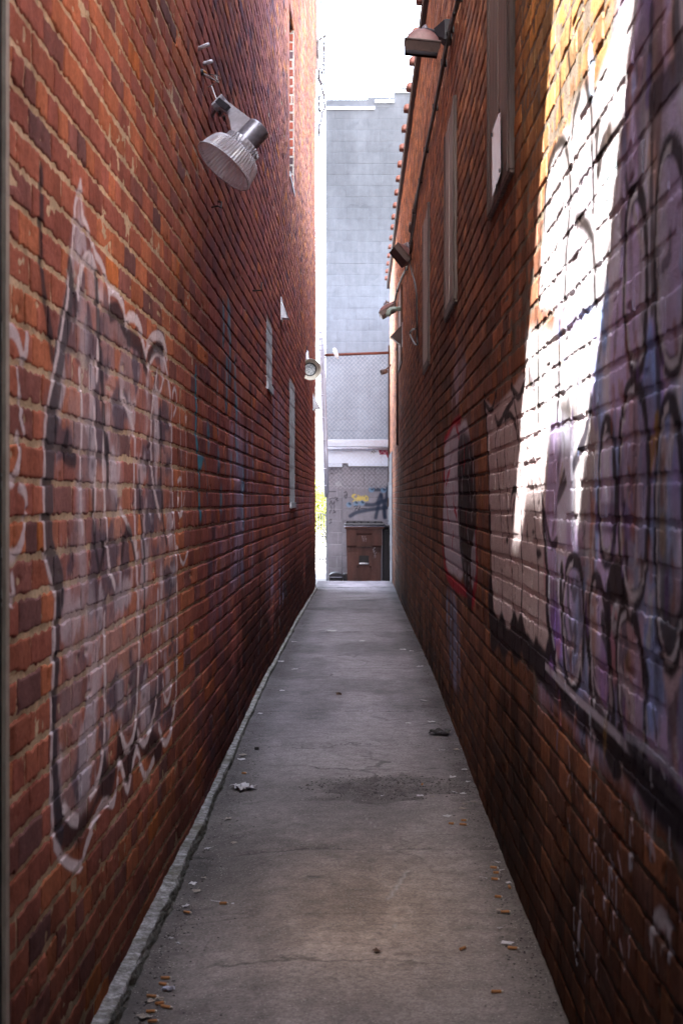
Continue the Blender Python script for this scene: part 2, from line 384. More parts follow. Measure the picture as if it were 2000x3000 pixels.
for L, w in (([(350, 150), (362, 400), (380, 700), (395, 790)], .05), ([(400, 270), (425, 265), (452, 330)], .05), ([(460, 360), (500, 380), (528, 470)], .05),
             ([(535, 430), (560, 395), (588, 410)], .035), ([(578, 600), (580, 800), (590, 1020), (602, 1100)], .03), ([(505, 850), (510, 1000), (525, 1180), (525, 1450)], .03),
             ([(340, 920), (345, 1050), (365, 1200), (385, 1100)], .03), ([(445, 1160), (460, 1060), (478, 1080), (492, 1160)], .03), ([(392, 740), (395, 880)], .045), ([(240, 720), (232, 780), (270, 800)], .04),
             ([(150, -240), (150, 100), (175, 300), (190, 420)], .04), ([(255, 100), (275, 240)], .05)):
    PL.line(K(L), (.035, .03, .04), w * .8, .85, .012)
for (x, y, r) in ((330, 150, .07), (300, 320, .09), (440, 520, .06), (470, 640, .06), (410, 850, .07), (300, 1160, .08), (290, 960, .08), (330, 1380, .1), (340, 1700, .1), (440, 1650, .08), (250, 1450, .08), (600, 1560, .05), (560, 620, .06)):
    PL.line(K([(x, y - 30), (x + 4, y + 30)]), (.55, .5, .57), r, .5, r * .6)
Q5 = lambda L: [(500 + x / 3.65, 1200 + y / 3.65) for x, y in L]
PL.line(Q5([(262, -420), (265, 80), (262, 250), (282, 480), (293, 700), (297, 1000), (305, 1130)]), TEAL, .04, .95)
PL.fill(Q5([(275, 500), (345, 500), (330, 600), (295, 690), (280, 600)]), TEAL, .85)
PL.line(Q5([(350, 520), (375, 650), (388, 850), (390, 1000)]), (.05, .14, .2), .03, .6)
PL.line(Q5([(495, -500), (500, 40), (500, 240)]), TEAL, .03, .45)
for (x, y, h) in ((700, -380, 90), (600, -300, 200), (640, -700, 300), (710, 80, 260), (720, 470, 60), (655, 600, 40), (780, 700, 60), (770, 940, 90), (780, 1210, 60), (510, 560, 50), (395, 300, 60), (540, 960, 40), (780, 820, 50), (720, -60, 60), (560, -900, 160), (620, -1000, 120)):
    PL.line(Q5([(x, y - h), (x + 6, y), (x, y + h)]), TEAL, .07, .6, .05)
def left_lilac(u, v):
    m = 0
    for (a, b, c, d, k) in ((7.4, 9.4, .75, 1.75, .5), (10.2, 12.3, .5, 1.05, .5), (11.1, 13.4, 1.05, 2.2, .55), (11.2, 12.9, .35, .95, .8), (15.2, 21., .9, 1.5, .35), (10.9, 12.6, 1.5, 1.85, .5), (6.3, 7.6, .6, 1.2, .25)):
        m = np.maximum(m, k * sst(u, a, a + .3) * (1 - sst(u, b - .3, b)) * sst(v, c, c + .12) * (1 - sst(v, d - .2, d)))
    s = sst(fbm(u * 9, v * 1.6, 91, 3), .42, .66)
    return np.broadcast_to(np.array([.36, .33, .50]), (len(u), 3)), m * s
PL.custom(left_lilac)
_r = random.Random(5)
for i in range(60):
    y = _r.uniform(7.0, 14); z = _r.uniform(.3, 1.9); h = _r.uniform(.05, .25)
    PL.L.append(('l', np.array([[y, z], [y + .02, z - h]]), _r.choice([(.42, .38, .48), (.42, .38, .48), (.1, .3, .4), (.5, .46, .5)]), .02, .5, .012))

PR = Paint(UR)
A_ = lambda L: [(1380 + x / 2.529, 950 + y / 2.529) for x, y in L]
B_ = lambda L: [(1400 + x / 2.613, 1500 + y / 2.613) for x, y in L]
T_ = lambda L: [(1480 + x / 2.613, y / 2.613) for x, y in L]
R_ = lambda L: [(1130 + x / 3.92, 1200 + y / 3.92) for x, y in L]
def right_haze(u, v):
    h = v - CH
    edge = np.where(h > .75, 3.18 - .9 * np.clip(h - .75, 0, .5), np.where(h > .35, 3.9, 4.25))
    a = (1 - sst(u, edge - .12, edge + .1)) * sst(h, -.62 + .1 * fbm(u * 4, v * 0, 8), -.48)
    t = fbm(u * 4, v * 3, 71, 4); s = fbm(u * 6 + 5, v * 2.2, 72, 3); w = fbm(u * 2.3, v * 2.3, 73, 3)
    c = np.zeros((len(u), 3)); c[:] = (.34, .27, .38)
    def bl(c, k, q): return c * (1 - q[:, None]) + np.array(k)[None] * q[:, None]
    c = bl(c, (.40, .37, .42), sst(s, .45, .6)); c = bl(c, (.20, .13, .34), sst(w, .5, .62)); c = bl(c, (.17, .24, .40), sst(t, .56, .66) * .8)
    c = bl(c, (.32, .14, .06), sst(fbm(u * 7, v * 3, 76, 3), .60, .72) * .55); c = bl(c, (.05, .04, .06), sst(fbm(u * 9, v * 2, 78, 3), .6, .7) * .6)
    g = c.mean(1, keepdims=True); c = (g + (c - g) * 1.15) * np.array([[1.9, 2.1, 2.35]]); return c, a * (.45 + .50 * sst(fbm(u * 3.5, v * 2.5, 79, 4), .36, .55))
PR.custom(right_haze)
# pale letter tops that stand in the sun
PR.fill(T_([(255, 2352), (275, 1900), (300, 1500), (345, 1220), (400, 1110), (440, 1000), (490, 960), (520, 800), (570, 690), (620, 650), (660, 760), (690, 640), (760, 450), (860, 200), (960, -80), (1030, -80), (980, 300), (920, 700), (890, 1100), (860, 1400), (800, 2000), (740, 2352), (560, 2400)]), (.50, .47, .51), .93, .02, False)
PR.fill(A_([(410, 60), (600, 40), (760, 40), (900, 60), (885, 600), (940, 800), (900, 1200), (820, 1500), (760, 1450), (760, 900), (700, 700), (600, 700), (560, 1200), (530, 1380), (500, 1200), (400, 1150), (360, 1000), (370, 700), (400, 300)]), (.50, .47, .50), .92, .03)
PR.line(T_([(640, 420), (655, 560), (650, 700)]), (.35, .5, .7), .05, .6); PR.line(T_([(830, 1230), (800, 1330), (790, 1400)]), (.4, .55, .62), .07, .55)
for L, w in (([(290, 1760), (310, 1400), (345, 1220), (390, 1120), (432, 1085), (465, 1150), (482, 1260), (492, 1420), (485, 1700), (460, 1950), (450, 2352)], .022),
             ([(500, 1060), (520, 860), (570, 700)], .022), ([(615, 640), (645, 800), (658, 1000), (664, 1300), (668, 1600)], .026), ([(710, 1300), (740, 1120), (800, 1010)], .03),
             ([(690, 1000), (712, 960), (700, 1100), (700, 1300)], .03), ([(540, 1700), (590, 1690), (640, 1780), (672, 1920), (690, 2352)], .026), ([(265, 1700), (250, 2352)], .012),
             ([(500, 120), (480, 400), (490, 540)], .022), ([(410, 560), (415, 700), (425, 880)], .016)):
    PR.line(T_(L), (.02, .014, .014), w * 1.05, .95, .012)
PR.fill(T_([(400, 1110), (432, 1040), (470, 1100), (465, 1150), (430, 1090)]), (.04, .03, .025), .92, .02)
PR.fill(T_([(530, 1700), (545, 1650), (620, 1680), (650, 1760), (610, 1740), (550, 1740)]), (.04, .03, .03), .92, .02)
PR.fill(T_([(760, 1080), (800, 980), (870, 970), (900, 1080), (860, 1050), (800, 1040)]), (.07, .045, .035), .85, .03)
PR.fill(T_([(540, 680), (575, 600), (625, 560), (610, 640)]), (.08, .05, .04), .85, .02)
PR.line(A_([(655, 0), (650, 400), (640, 690)]), BLK, .028, .97, .006); PR.line(A_([(488, 0), (492, 480), (502, 900), (512, 1150), (515, 1400)]), (.02, .015, .015), .026, .97, .006)
PR.line(A_([(890, 560), (870, 680), (845, 830), (800, 950), (755, 1050)]), (.03, .025, .04), .03, .95)
PR.fill(A_([(660, 620), (700, 570), (740, 600), (770, 640), (760, 700), (700, 690)]), (.06, .045, .04), .85, .03)
PR.line(A_([(375, 700), (405, 760), (445, 730), (430, 560), (425, 360)]), (.15, .1, .06), .03, .85); PR.line(A_([(425, 340), (440, 420), (465, 460)]), (.1, .08, .1), .03, .8)
# silver block letter with its black drop shadow
PR.fill([(1436, 1700), (1441, 1900), (1452, 1908), (1462, 1892), (1474, 1925), (1484, 1922), (1495, 1905), (1508, 1948), (1520, 1935), (1530, 1915), (1547, 1970), (1560, 1930), (1572, 1990), (1585, 2003), (1598, 1985), (1618, 1905), (1600, 1820), (1500, 1740)], BLK, .95, .012)
PR.fill([(1424, 1172), (1448, 1196), (1478, 1165), (1505, 1130), (1530, 1090), (1560, 1180), (1600, 1330), (1600, 1450), (1592, 1560), (1595, 1700), (1608, 1860), (1598, 1905), (1580, 1880), (1570, 1860), (1562, 1888), (1553, 1893), (1540, 1850), (1528, 1790), (1515, 1818), (1505, 1780), (1492, 1842), (1482, 1835), (1472, 1790), (1460, 1815), (1450, 1790), (1443, 1700), (1438, 1500), (1430, 1300)], SIL, .95, .012, False)
PR.line([(1421, 1165), (1431, 1300), (1436, 1480), (1440, 1700), (1446, 1790)], BLK, .035, .95, .01)
for L, w in (([(190, 500), (200, 720), (187, 900), (212, 1200), (232, 1600)], .012), ([(252, 680), (248, 900), (262, 1200), (268, 1400), (290, 1770)], .012), ([(300, 440), (345, 760), (358, 1000), (365, 1400), (375, 1770)], .016),
             ([(105, 580), (150, 640), (180, 560), (190, 470)], .02), ([(295, 460), (345, 540), (380, 470), (400, 400)], .022), ([(180, 690), (205, 740), (260, 640), (310, 560)], .02), ([(250, 700), (290, 668), (330, 760), (345, 900)], .02),
             ([(285, 1370), (300, 1250), (325, 1225), (345, 1300)], .018), ([(300, 1500), (303, 1380), (320, 1280)], .01), ([(450, 1150), (470, 1400), (490, 1700)], .012), ([(410, 1500), (415, 1600)], .016), ([(220, 850), (222, 1100)], .01)):
    PR.line(A_(L), BLK, w, .92, .006)
for (x, y, rx, ry) in ((265, 1600, 8, 32), (462, 1540, 14, 20), (505, 1700, 20, 40), (410, 1560, 7, 30)):
    PR.fill(A_([(x - rx, y), (x, y - ry), (x + rx, y), (x, y + ry)]), BLK, .95, .008)
PR.line(B_([(100, 60), (105, 600), (115, 760)]), BLK, .03, .95, .01)
for x, y0, y1 in ((183, 450, 820), (262, 440, 830), (330, 120, 780), (460, 330, 960)):
    PR.line(B_([(x, y0), (x + 3, (y0 + y1) / 2), (x, y1)]), BLK, .014, .92, .006)
PR.line(B_([(500, 60), (530, 400), (540, 800), (580, 1060), (620, 1230), (690, 1370), (770, 1230), (800, 1000)]), BLK, .05, .95, .014)
PR.line(B_([(515, 180), (545, 420), (556, 800), (590, 1030)]), (0.504, 0.56, 0.672), .012, .9); PR.line(B_([(605, 1120), (630, 1240), (690, 1310), (745, 1250), (772, 1215)]), (0.63, 0.588, 0.7), .03, .9)
PR.fill(B_([(620, 1130), (700, 1150), (770, 1200), (740, 1240), (690, 1290), (640, 1230)]), (0.12, 0.14, 0.28), .8, .012)
for L, c, w in (([(640, 450), (645, 720), (690, 1000), (715, 1090), (755, 900)], BLK, .03), ([(690, 470), (700, 700), (720, 900)], BLK, .02), ([(650, 720), (680, 980), (710, 1070), (740, 960)], (0.56, 0.504, 0.588), .014),
                ([(760, 540), (740, 640), (720, 560)], BLK, .02), ([(830, 760), (838, 900), (850, 1060), (885, 1220), (900, 1350)], BLK, .03), ([(870, 1060), (890, 1280), (960, 1500), (1010, 1620)], (0.532, 0.462, 0.588), .02),
                ([(960, 860), (1000, 1000), (1020, 1300), (1040, 1560)], BLK, .035), ([(985, 870), (1040, 890), (1090, 1000), (1100, 1160)], (0.42, 0.35, 0.392), .014), ([(1050, 880), (1095, 1050), (1110, 1200), (1110, 1560), (1080, 1780)], BLK, .03),
                ([(1030, 500), (1050, 430), (1080, 410), (1105, 450), (1115, 540)], (0.7, 0.56, 0.63), .035), ([(1060, 700), (1030, 850), (1075, 880), (1080, 760), (1060, 680)], (0.49, 0.49, 0.588), .02), ([(1030, 560), (1070, 520), (1110, 590)], BLK, .05),
                ([(1415, -400), (1425, 300), (1440, 700), (1460, 950), (1500, 1130)], BLK, .05), ([(1568, 950), (1530, 1060), (1500, 1140)], BLK, .05), ([(1430, 1060), (1450, 1250), (1480, 1370), (1530, 1250), (1568, 1140)], (0.588, 0.462, 0.56), .03),
                ([(1100, 1220), (1170, 1500), (1185, 1570), (1200, 1480), (1150, 1260)], (0.56, 0.504, 0.588), .022), ([(870, 1330), (900, 1480), (960, 1640), (1040, 1860), (1090, 1880), (1115, 1800), (1200, 1900)], BLK, .05),
                ([(840, 1600), (870, 1900), (900, 1700)], (0.56, 0.476, 0.63), .02), ([(880, 1340), (860, 1540)], (0.532, 0.42, 0.532), .02), ([(880, 260), (870, 700), (890, 760)], (0.588, 0.588, 0.7), .014), ([(1290, 1200), (1310, 1300)], BLK, .02),
                ([(1130, 0), (1140, 400), (1120, 700), (1150, 1100)], BLK, .03), ([(1190, 600), (1200, 850)], (0.56, 0.588, 0.7), .02), ([(1330, 680), (1340, 900), (1320, 1000)], (0.49, 0.588, 0.72), .025), ([(1000, 600), (1010, 860)], BLK, .03)):
    PR.line(B_(L), c, w * (1.35 if c == BLK else 1), .95, .01)
for L, c, w in (([(1130, 80), (1122, 600), (1130, 1000), (1130, 1500), (1140, 2352)], (0.04, 0.03, 0.05), .028), ([(1325, -40), (1335, 300), (1359, 470), (1300, 600), (1160, 740)], (0.04, 0.03, 0.05), .05),
                ([(920, 1340), (960, 1540), (985, 1620)], BLK, .02), ([(990, 1620), (1000, 1700), (1060, 1900)], (0.56, 0.504, 0.56), .02), ([(1280, 1800), (1270, 1960), (1210, 2060)], BLK, .02),
                ([(1110, 500), (1100, 760)], (0.2, 0.17, 0.42), .03), ([(915, 2050), (905, 2200)], (0.63, 0.63, 0.7), .03), ([(1100, 1260), (1110, 1500), (1100, 1750)], (0.532, 0.532, 0.63), .02)):
    PR.line(T_(L), c, w, .8)
for L, c, w in (([(1385, -60), (1400, 600), (1420, 1300), (1430, 1750)], (0.035, 0.03, 0.045), .035), ([(1250, 780), (1250, 1400)], (0.532, 0.476, 0.532), .012), ([(925, 640), (935, 900), (915, 1400), (905, 1700)], (0.588, 0.56, 0.644), .012),
                ([(1230, 1100), (1225, 1400)], BLK, .02), ([(1440, 900), (1480, 980), (1500, 850), (1510, 760)], (0.588, 0.462, 0.504), .035), ([(640, 1600), (600, 1640), (560, 1500), (520, 1200)], BLK, .02), ([(690, 1100), (660, 1200), (640, 1300), (700, 1160)], BLK, .02),
                ([(630, 1660), (700, 1690), (760, 1740), (790, 1760)], (0.7, 0.63, 0.72), .016), ([(930, 1430), (1060, 1440), (1180, 1480)], (0.16, 0.1, 0.28), .05), ([(1180, 1120), (1175, 1220)], (0.45, 0.25, 0.05), .03), ([(1340, 860), (1345, 1060), (1385, 700)], (0.4, 0.24, 0.05), .02)):
    PR.line(A_(L), c, w, .8)
def bubble(x0, x1, y0, y1, fill=(.50, .50, .66), op=.45, lean=0):
    n = 16; L = []
    for k in range(n):
        a = 2 * math.pi * k / n; s = math.sin(a); L.append(((x0 + x1) / 2 + (x1 - x0) / 2 * math.cos(a) * abs(math.cos(a)) ** -.25 if abs(math.cos(a)) > .05 else (x0 + x1) / 2, (y0 + y1) / 2 + (y1 - y0) / 2 * s))
    L = [(x + lean * (y - y0) / (y1 - y0), y) for x, y in L]
    PR.fill(L, fill, op, .02, tex=streak((6, 5), .35)); PR.line(L + [L[0]], BLK, .032, .93, .010)
    PR.line([(x + (3 if x < (x0 + x1) / 2 else -3), y + (10 if y < (y0 + y1) / 2 else -12)) for x, y in L[2:13]], (.66, .66, .78), .012, .85, .006)
bubble(1755, 1805, 1240, 1640); bubble(1815, 1905, 1130, 1760, (.36, .30, .50)); bubble(1925, 2010, 1180, 1950, (.42, .46, .62)); bubble(1650, 1712, 1640, 2010, (.34, .36, .56)); bubble(1722, 1778, 1700, 2150, (.44, .40, .54), lean=15); bubble(1800, 1880, 1790, 2230, (.40, .34, .50), lean=25)
bubble(1830, 1900, 560, 1080, (.46, .38, .56)); bubble(1925, 2020, 420, 1080, (.34, .30, .48))
for L in ([(1545, 1890), (1600, 1985), (1680, 2070), (1770, 2150), (1880, 2270), (2010, 2420)],): PR.line(L, BLK, .06, .93, .015)
for L in ([(1600, 1950), (1680, 2035), (1770, 2115), (1880, 2230), (2010, 2370)],): PR.line(L, (.62, .62, .78), .016, .85, .006)
PR.fill([(1835, 2160), (1880, 2200), (1940, 2240), (2010, 2330), (2010, 2500), (1940, 2430), (1880, 2340)], (0.02, 0.018, 0.028), .95, .02)
PR.line([(1830, 2150), (1880, 2185), (1940, 2225), (2010, 2300)], (0.4, 0.45, 0.6), .012, .8)
PR.line([(1915, 2740), (1922, 2705), (1940, 2690), (1960, 2720), (1965, 2770)], (0.49, 0.504, 0.588), .03, .8)
_r = random.Random(9)
for i in range(90):
    x = _r.uniform(1660, 1990); y = _r.uniform(2050, 2800) ; h = _r.uniform(30, 120)
    PR.line([(x, y), (x + _r.uniform(-8, 14), y + h)], _r.choice([(0.56, 0.476, 0.56), (0.504, 0.532, 0.672), (0.3, 0.24, 0.24), (0.02, 0.015, 0.02)]), _r.uniform(.006, .016), .65, smooth=False)
for i in range(120):
    x = _r.uniform(1600, 1995); y = _r.uniform(900, 2150); h = _r.uniform(20, 110)
    PR.line([(x, y), (x + _r.uniform(-8, 8), y + h)], _r.choice([(0.7, 0.616, 0.72), (0.16, 0.24, 0.5), (0.18, 0.09, 0.32), (0.3, 0.1, 0.05), (0.03, 0.025, 0.04), (0.03, 0.025, 0.04), (0.34, 0.21, 0.07)]), _r.uniform(.01, .035), .45, smooth=False)
# red, white and black piece half way down
PR.line(R_([(850, 120), (770, 170), (700, 320), (668, 430), (668, 900), (655, 1300), (650, 1568), (690, 1850), (760, 1990), (850, 2060), (950, 2100), (1020, 2200)]), RED, .045, .85, .02)
PR.fill(R_([(668, 440), (720, 300), (770, 200), (830, 190), (900, 110), (945, 200), (960, 400), (830, 520), (825, 850), (820, 1200), (860, 1500), (900, 1750), (860, 1950), (790, 1900), (700, 1820), (668, 1568), (655, 1200), (672, 800)]), (.58, .51, .60), .93, .02)
PR.fill(R_([(825, 330), (940, 280), (1010, 560), (1040, 900), (1050, 1300), (1030, 1700), (990, 2300), (930, 2150), (880, 1850), (835, 1450), (820, 900)]), BLK, .88, .03)
PR.fill(R_([(985, 1650), (1035, 1420), (1045, 1900), (1000, 2050)]), (.42, .38, .46), .9, .02)
PR.line(R_([(1040, 1430), (1050, 1900), (1010, 2100), (1000, 2250)]), RED, .05, .8, .02)
for i in range(34):
    x = _r.uniform(830, 1020); y = _r.uniform(200, 1900); PR.line(R_([(x, y), (x + _r.uniform(-6, 10), y + _r.uniform(80, 300))]), _r.choice([(.45, .40, .46), (.45, .40, .46), (.02, .02, .025), (.25, .02, .05)]), .02, .7, .012, smooth=False)
for L in ([(730, 680), (690, 850), (680, 1000)], [(770, 900), (775, 1100), (810, 1250)], [(765, 1400), (755, 1568)], [(690, 1050), (720, 1330)], [(900, 400), (890, 700)], [(800, 200), (830, 320)]):
    PR.line(R_(L), RED, .03, .85, .012)
for (x, y) in ((575, 330), (580, 420), (565, 600), (590, 780), (545, 900)): PR.line(R_([(x, y), (x + 4, y + 110)]), (.5, .45, .46), .03, .6)
PR.fill([(1306, 1740), (1330, 1745), (1345, 1850), (1347, 2010), (1324, 2000), (1312, 1900)], (.27, .30, .46), .75, .04, tex=streak((7, 2), .2))
PR.fill([(1320, 1190), (1325, 1100), (1343, 1030), (1364, 1060), (1358, 1120), (1337, 1190)], (.42, .33, .42), .7, .05, tex=streak((5, 2), .1))
# doodles on the grey garage (u = x, v = z at 26.2 m)
YG = 26.2
PG = Paint(lambda px, py: ((px - VX) * YG / F, CH + (VY - py) * YG / F)); Z_ = lambda L: [(850 + x / 3.92, 1300 + y / 3.92) for x, y in L]
for L in ([(745, 585), (715, 590), (712, 612), (740, 625), (742, 650), (722, 662)], [(765, 668), (778, 590), (790, 650)], [(765, 628), (795, 626)], [(800, 655), (805, 600), (820, 640), (838, 600), (845, 650)], [(862, 598), (858, 655)], [(862, 598), (890, 612), (888, 650), (858, 656)], [(735, 580), (728, 600)]):
    PG.line(Z_(L), (.62, .50, .16), .022, .95, .006, smooth=False)
for L, w in (([(690, 830), (760, 790), (870, 765), (980, 748), (1120, 730)], .05), ([(870, 700), (960, 700), (1050, 665), (1120, 640)], .05), ([(980, 850), (1000, 760), (1030, 640), (1040, 580), (1000, 680)], .045), ([(1085, 850), (1080, 760), (1105, 640), (1115, 500)], .05), ([(920, 530), (1000, 525), (1090, 530)], .05), ([(1045, 590), (1070, 700), (1085, 840)], .04)):
    PG.line(Z_(L), (.02, .035, .07), w, .85, .03)
for (x, y) in ((675, 700), (752, 686), (822, 682), (930, 530), (1070, 535)):
    PG.line(Z_([(x - 3, y), (x + 3, y)]), (.18, .32, .50), .07, .8, .02); PG.line(Z_([(x + 2, y - 14), (x + 14, y - 6)]), (.01, .02, .05), .03, .8, .012)
for L in ([(735, 725), (750, 712), (775, 716), (740, 770), (760, 730), (780, 760), (800, 715), (790, 755), (830, 742), (870, 745)], [(450, 640), (470, 625), (500, 628), (520, 615), (545, 628), (520, 640), (550, 655), (530, 660)], [(455, 690), (470, 650), (480, 700), (510, 660), (500, 700)],
          [(465, 715), (475, 745), (452, 795)], [(505, 715), (500, 770), (520, 785), (490, 795)], [(445, 690), (455, 700)], [(620, 560), (640, 550), (655, 580), (640, 630), (620, 600), (645, 585)], [(445, 880), (470, 870), (470, 905), (450, 915)], [(450, 345), (515, 348)], [(450, 548), (520, 550)]):
    PG.line(Z_(L), (.04, .04, .05), .012, .85, .004, smooth=False)
PG.line(Z_([(660, 750), (620, 800)]), (.3, .3, .33), .02, .3)
SUN_E, SKY_E = 62.0, 1.9
# ---------------------------------------------------------------- materials
M_brickL = masonry_mat('weathered_red_brick', .95, .26, .22, .7, spec=.05)
M_mortL = masonry_mat('tan_mortar', .97, .2, .3, .7, 110, spec=.08)
M_brickR = masonry_mat('dark_red_brick', .92, .10, .26, .65, spec=.07)
M_mortR = masonry_mat('dark_mortar', .96, .08, .3, .7, 110, spec=.08)
M_block = masonry_mat('painted_grey_block', .85, .08, .10, .15, 90, spec=.15, var=.4)
M_blockp = simple('plain_painted_block', (.24, .25, .29), .85, 0, .15, 20, .1)
M_conc = None
def concrete_mat():
    t = NT('worn_concrete'); a = t.attr('bcol'); g = t.attr('paint')
    n = t.noise(95, 6, .8); n2 = t.noise(14, 5, .7); n3 = t.noise(2.2, 4, .6)
    c = t.mix(1., a.outputs['Color'], t.ramp(n, (.3, .5), (.7, 1.5)), 'MULTIPLY')
    c = t.mix(1., c, t.ramp(n2, (.3, .70), (.7, 1.18)), 'MULTIPLY'); c = t.mix(1., c, t.ramp(n3, (.3, .82), (.7, 1.12)), 'MULTIPLY')
    v = t.vor(95); c = t.mix(t.math('MULTIPLY', t.ramp(v, (.12, 1.), (.24, 0.)), t.ramp(t.noise(22, 4), (.42, 0.), (.58, .9))), c, (.48, .46, .45)); c = t.mix(t.ramp(t.noise(40, 5, .8), (.52, 0.), (.66, .55)), c, (.10, .09, .09))
    v2 = t.vor(60); c = t.mix(t.math('MULTIPLY', t.ramp(v2, (.08, 1.), (.16, 0.)), .75), c, (.035, .032, .035))
    # joints and hair cracks
    sx = t.n('ShaderNodeSeparateXYZ'); t.t.links.new(t.co.outputs['Object'], sx.inputs[0]); tot = None
    wob = t.math('MULTIPLY', t.math('SUBTRACT', t.noise(7, 5, .7), .5), .10); wob2 = t.math('MULTIPLY', t.math('SUBTRACT', t.noise(3, 6, .75), .5), .9)
    for (Yj, w, k, ww) in ((4.62, .006, .35, 0), (5.45, .006, .5, 0), (7.62, .010, .6, 1), (8.75, .007, .5, 0), (10.9, .010, .4, 0), (12.2, .010, .5, 0), (14.05, .022, 1., 0), (17.3, .02, .7, 0), (19.6, .03, .7, 0), (22.3, .045, 1., 1), (6.9, .006, .5, 1), (9.6, .006, .3, 1), (6.15, .006, .5, 1)):
        d = t.math('ABSOLUTE', t.math('ADD', t.math('SUBTRACT', sx.outputs[1], Yj), wob2 if ww else wob))
        m = t.math('MULTIPLY', t.ramp(t.math('DIVIDE', d, w * 2), (.3, 1.), (.6, 0.)), k); tot = m if tot is None else t.math('MAXIMUM', tot, m)
    wv = t.n('ShaderNodeVectorMath', operation='ADD'); nz = t.n('ShaderNodeTexNoise'); nz.inputs['Scale'].default_value = 4; nz.inputs['Detail'].default_value = 6
    t.t.links.new(t.co.outputs['Object'], nz.inputs['Vector']); sc_ = t.n('ShaderNodeVectorMath', operation='SCALE'); t.t.links.new(nz.outputs[1], sc_.inputs[0]); sc_.inputs['Scale'].default_value = .35
    t.t.links.new(t.co.outputs['Object'], wv.inputs[0]); t.t.links.new(sc_.outputs[0], wv.inputs[1])
    ve = t.n('ShaderNodeTexVoronoi', feature='DISTANCE_TO_EDGE'); ve.inputs['Scale'].default_value = .95; t.t.links.new(wv.outputs[0], ve.inputs['Vector'])
    br = t.math('MULTIPLY', t.ramp(ve.outputs[0], (.003, 1.), (.009, 0.)), t.ramp(t.noise(.9, 3), (.50, 0.), (.60, .65)))
    tot = t.math('MAXIMUM', t.math('MULTIPLY', tot, t.ramp(t.noise(5, 3), (.38, .2), (.58, 1.))), br)
    c = t.mix(tot, c, (.02, .018, .02))
    c = t.mix(g.outputs['Alpha'], c, g.outputs['Color'])
    h = t.math('SUBTRACT', t.math('ADD', n, t.math('MULTIPLY', n2, .6)), t.math('MULTIPLY', tot, 1.5))
    t.bump(h, .5, .005); return t.fin(c, .9, 0, .25)
M_conc = concrete_mat()
def footing_mat():
    t = NT('rough_whitewashed_footing'); n = t.noise(28, 6, .75); n2 = t.noise(90, 5, .7); n3 = t.noise(6, 4)
    c = t.ramp(n, (.36, (.08, .078, .070)), (.50, (.19, .185, .18)), (.64, (.40, .40, .42)))
    c = t.mix(1., c, t.ramp(n2, (.3, .55), (.7, 1.25)), 'MULTIPLY'); c = t.mix(t.ramp(n3, (.45, 0.), (.65, .6)), c, (.07, .065, .04))
    c = t.mix(1., c, t.attr('bcol').outputs['Color'], 'MULTIPLY'); t.bump(t.math('ADD', n, n2), .8, .012); return t.fin(c, .95)
M_foot = footing_mat()
M_facadeshade = simple('black_facade_shade', (.012, .011, .015), .5)  # facade stands in shade; that darkness is put into its colour
M_pale = simple('pale_edge_bead', (.38, .33, .27), .6)
M_upper = simple('plain_upper_brick', (.22, .085, .055), .9, 0, .3, 20)
M_glassblk = simple('chalky_white_window_paint', (.55, .57, .62), .6, 0, .35, 40, .3)
M_woodgrey = None
def wood_mat(name, c, rough=.75):
    t = NT(name); n = t.noise(40, 6, .7, (1.5, 1.5, .06)); n2 = t.noise(12, 4, .6, (3, 3, .15)); f = t.noise(90, 4)
    k = t.mix(1., c, t.ramp(n, (.3, .35), (.5, .9), (.68, 1.5)), 'MULTIPLY'); k = t.mix(1., k, t.ramp(n2, (.3, .6), (.65, 1.15)), 'MULTIPLY')
    t.bump(n, .5, .004); return t.fin(k, rough)
M_wood = wood_mat('weathered_grey_plywood', (.27, .215, .20)); M_woodd = wood_mat('dark_weathered_frame', (.14, .105, .095)); M_woodl = wood_mat('silver_weathered_plywood', (.46, .39, .36))
M_alu = simple('cast_aluminium', (.60, .60, .68), .42, .35, .2, 60, .1)
M_aludark = simple('dull_grey_casting', (.24, .24, .29), .35, .5, .25, 50, .1)
M_galv = simple('galvanised_steel', (.42, .43, .52), .45, .6, .15, 50, .08)
M_sheet = simple('bent_white_sheet_metal', (.62, .62, .68), .35, .3, .1, 30, .05)
M_brown = simple('brown_floodlight_paint', (.20, .10, .10), .5, .1, .25, 50, .12)
M_bronze = simple('dark_bronze_paint', (.085, .052, .045), .45, .2, .3, 50, .1)
M_dark = simple('dark_grey_box', (.025, .024, .032), .5, .2, .3, 60, .1)
M_cable = simple('black_cable_sheath', (.012, .011, .012), .5, 0, .2, 60, 0)
M_white = simple('white_wire', (.6, .6, .62), .5, 0, .1, 60, 0)
M_orange = simple('orange_wire_nut', (.55, .22, .02), .5, 0, .1, 60, 0)
M_clay = simple('clay_tile', (.26, .10, .075), .7, 0, .3, 60, .2)
M_band = simple('dark_eaves_board', (.045, .03, .03), .7, 0, .3, 30, .2)
M_pvc = simple('pale_green_pipe', (.30, .42, .38), .4, 0, .2, 30, .05)
M_rust = simple('rusty_rail', (.16, .05, .035), .8, .2, .35, 60, .3)
M_iron = simple('black_wrought_iron', (.02, .02, .028), .5, .4, .2, 60, .1)
M_fascia = simple('white_metal_fascia', (.68, .76, .90), .45, .2, .08, 12, .05)
M_hook = simple('rusted_hook', (.03, .02, .02), .7, .3, .3, 60, .2)
M_poster = simple('faded_pink_sheet', (.66, .46, .42), .25, 0, .12, 12, .03)
def clear_mat(name, c, alpha, rough):
    t = NT(name); t.b.inputs['Alpha'].default_value = alpha; t.b.inputs['Base Color'].default_value = c + (1,)
    t.b.inputs['Roughness'].default_value = rough; t.b.inputs['Specular IOR Level'].default_value = .9; return t.m
M_lens = clear_mat('ribbed_clear_acrylic', (.78, .80, .90), .40, .06)
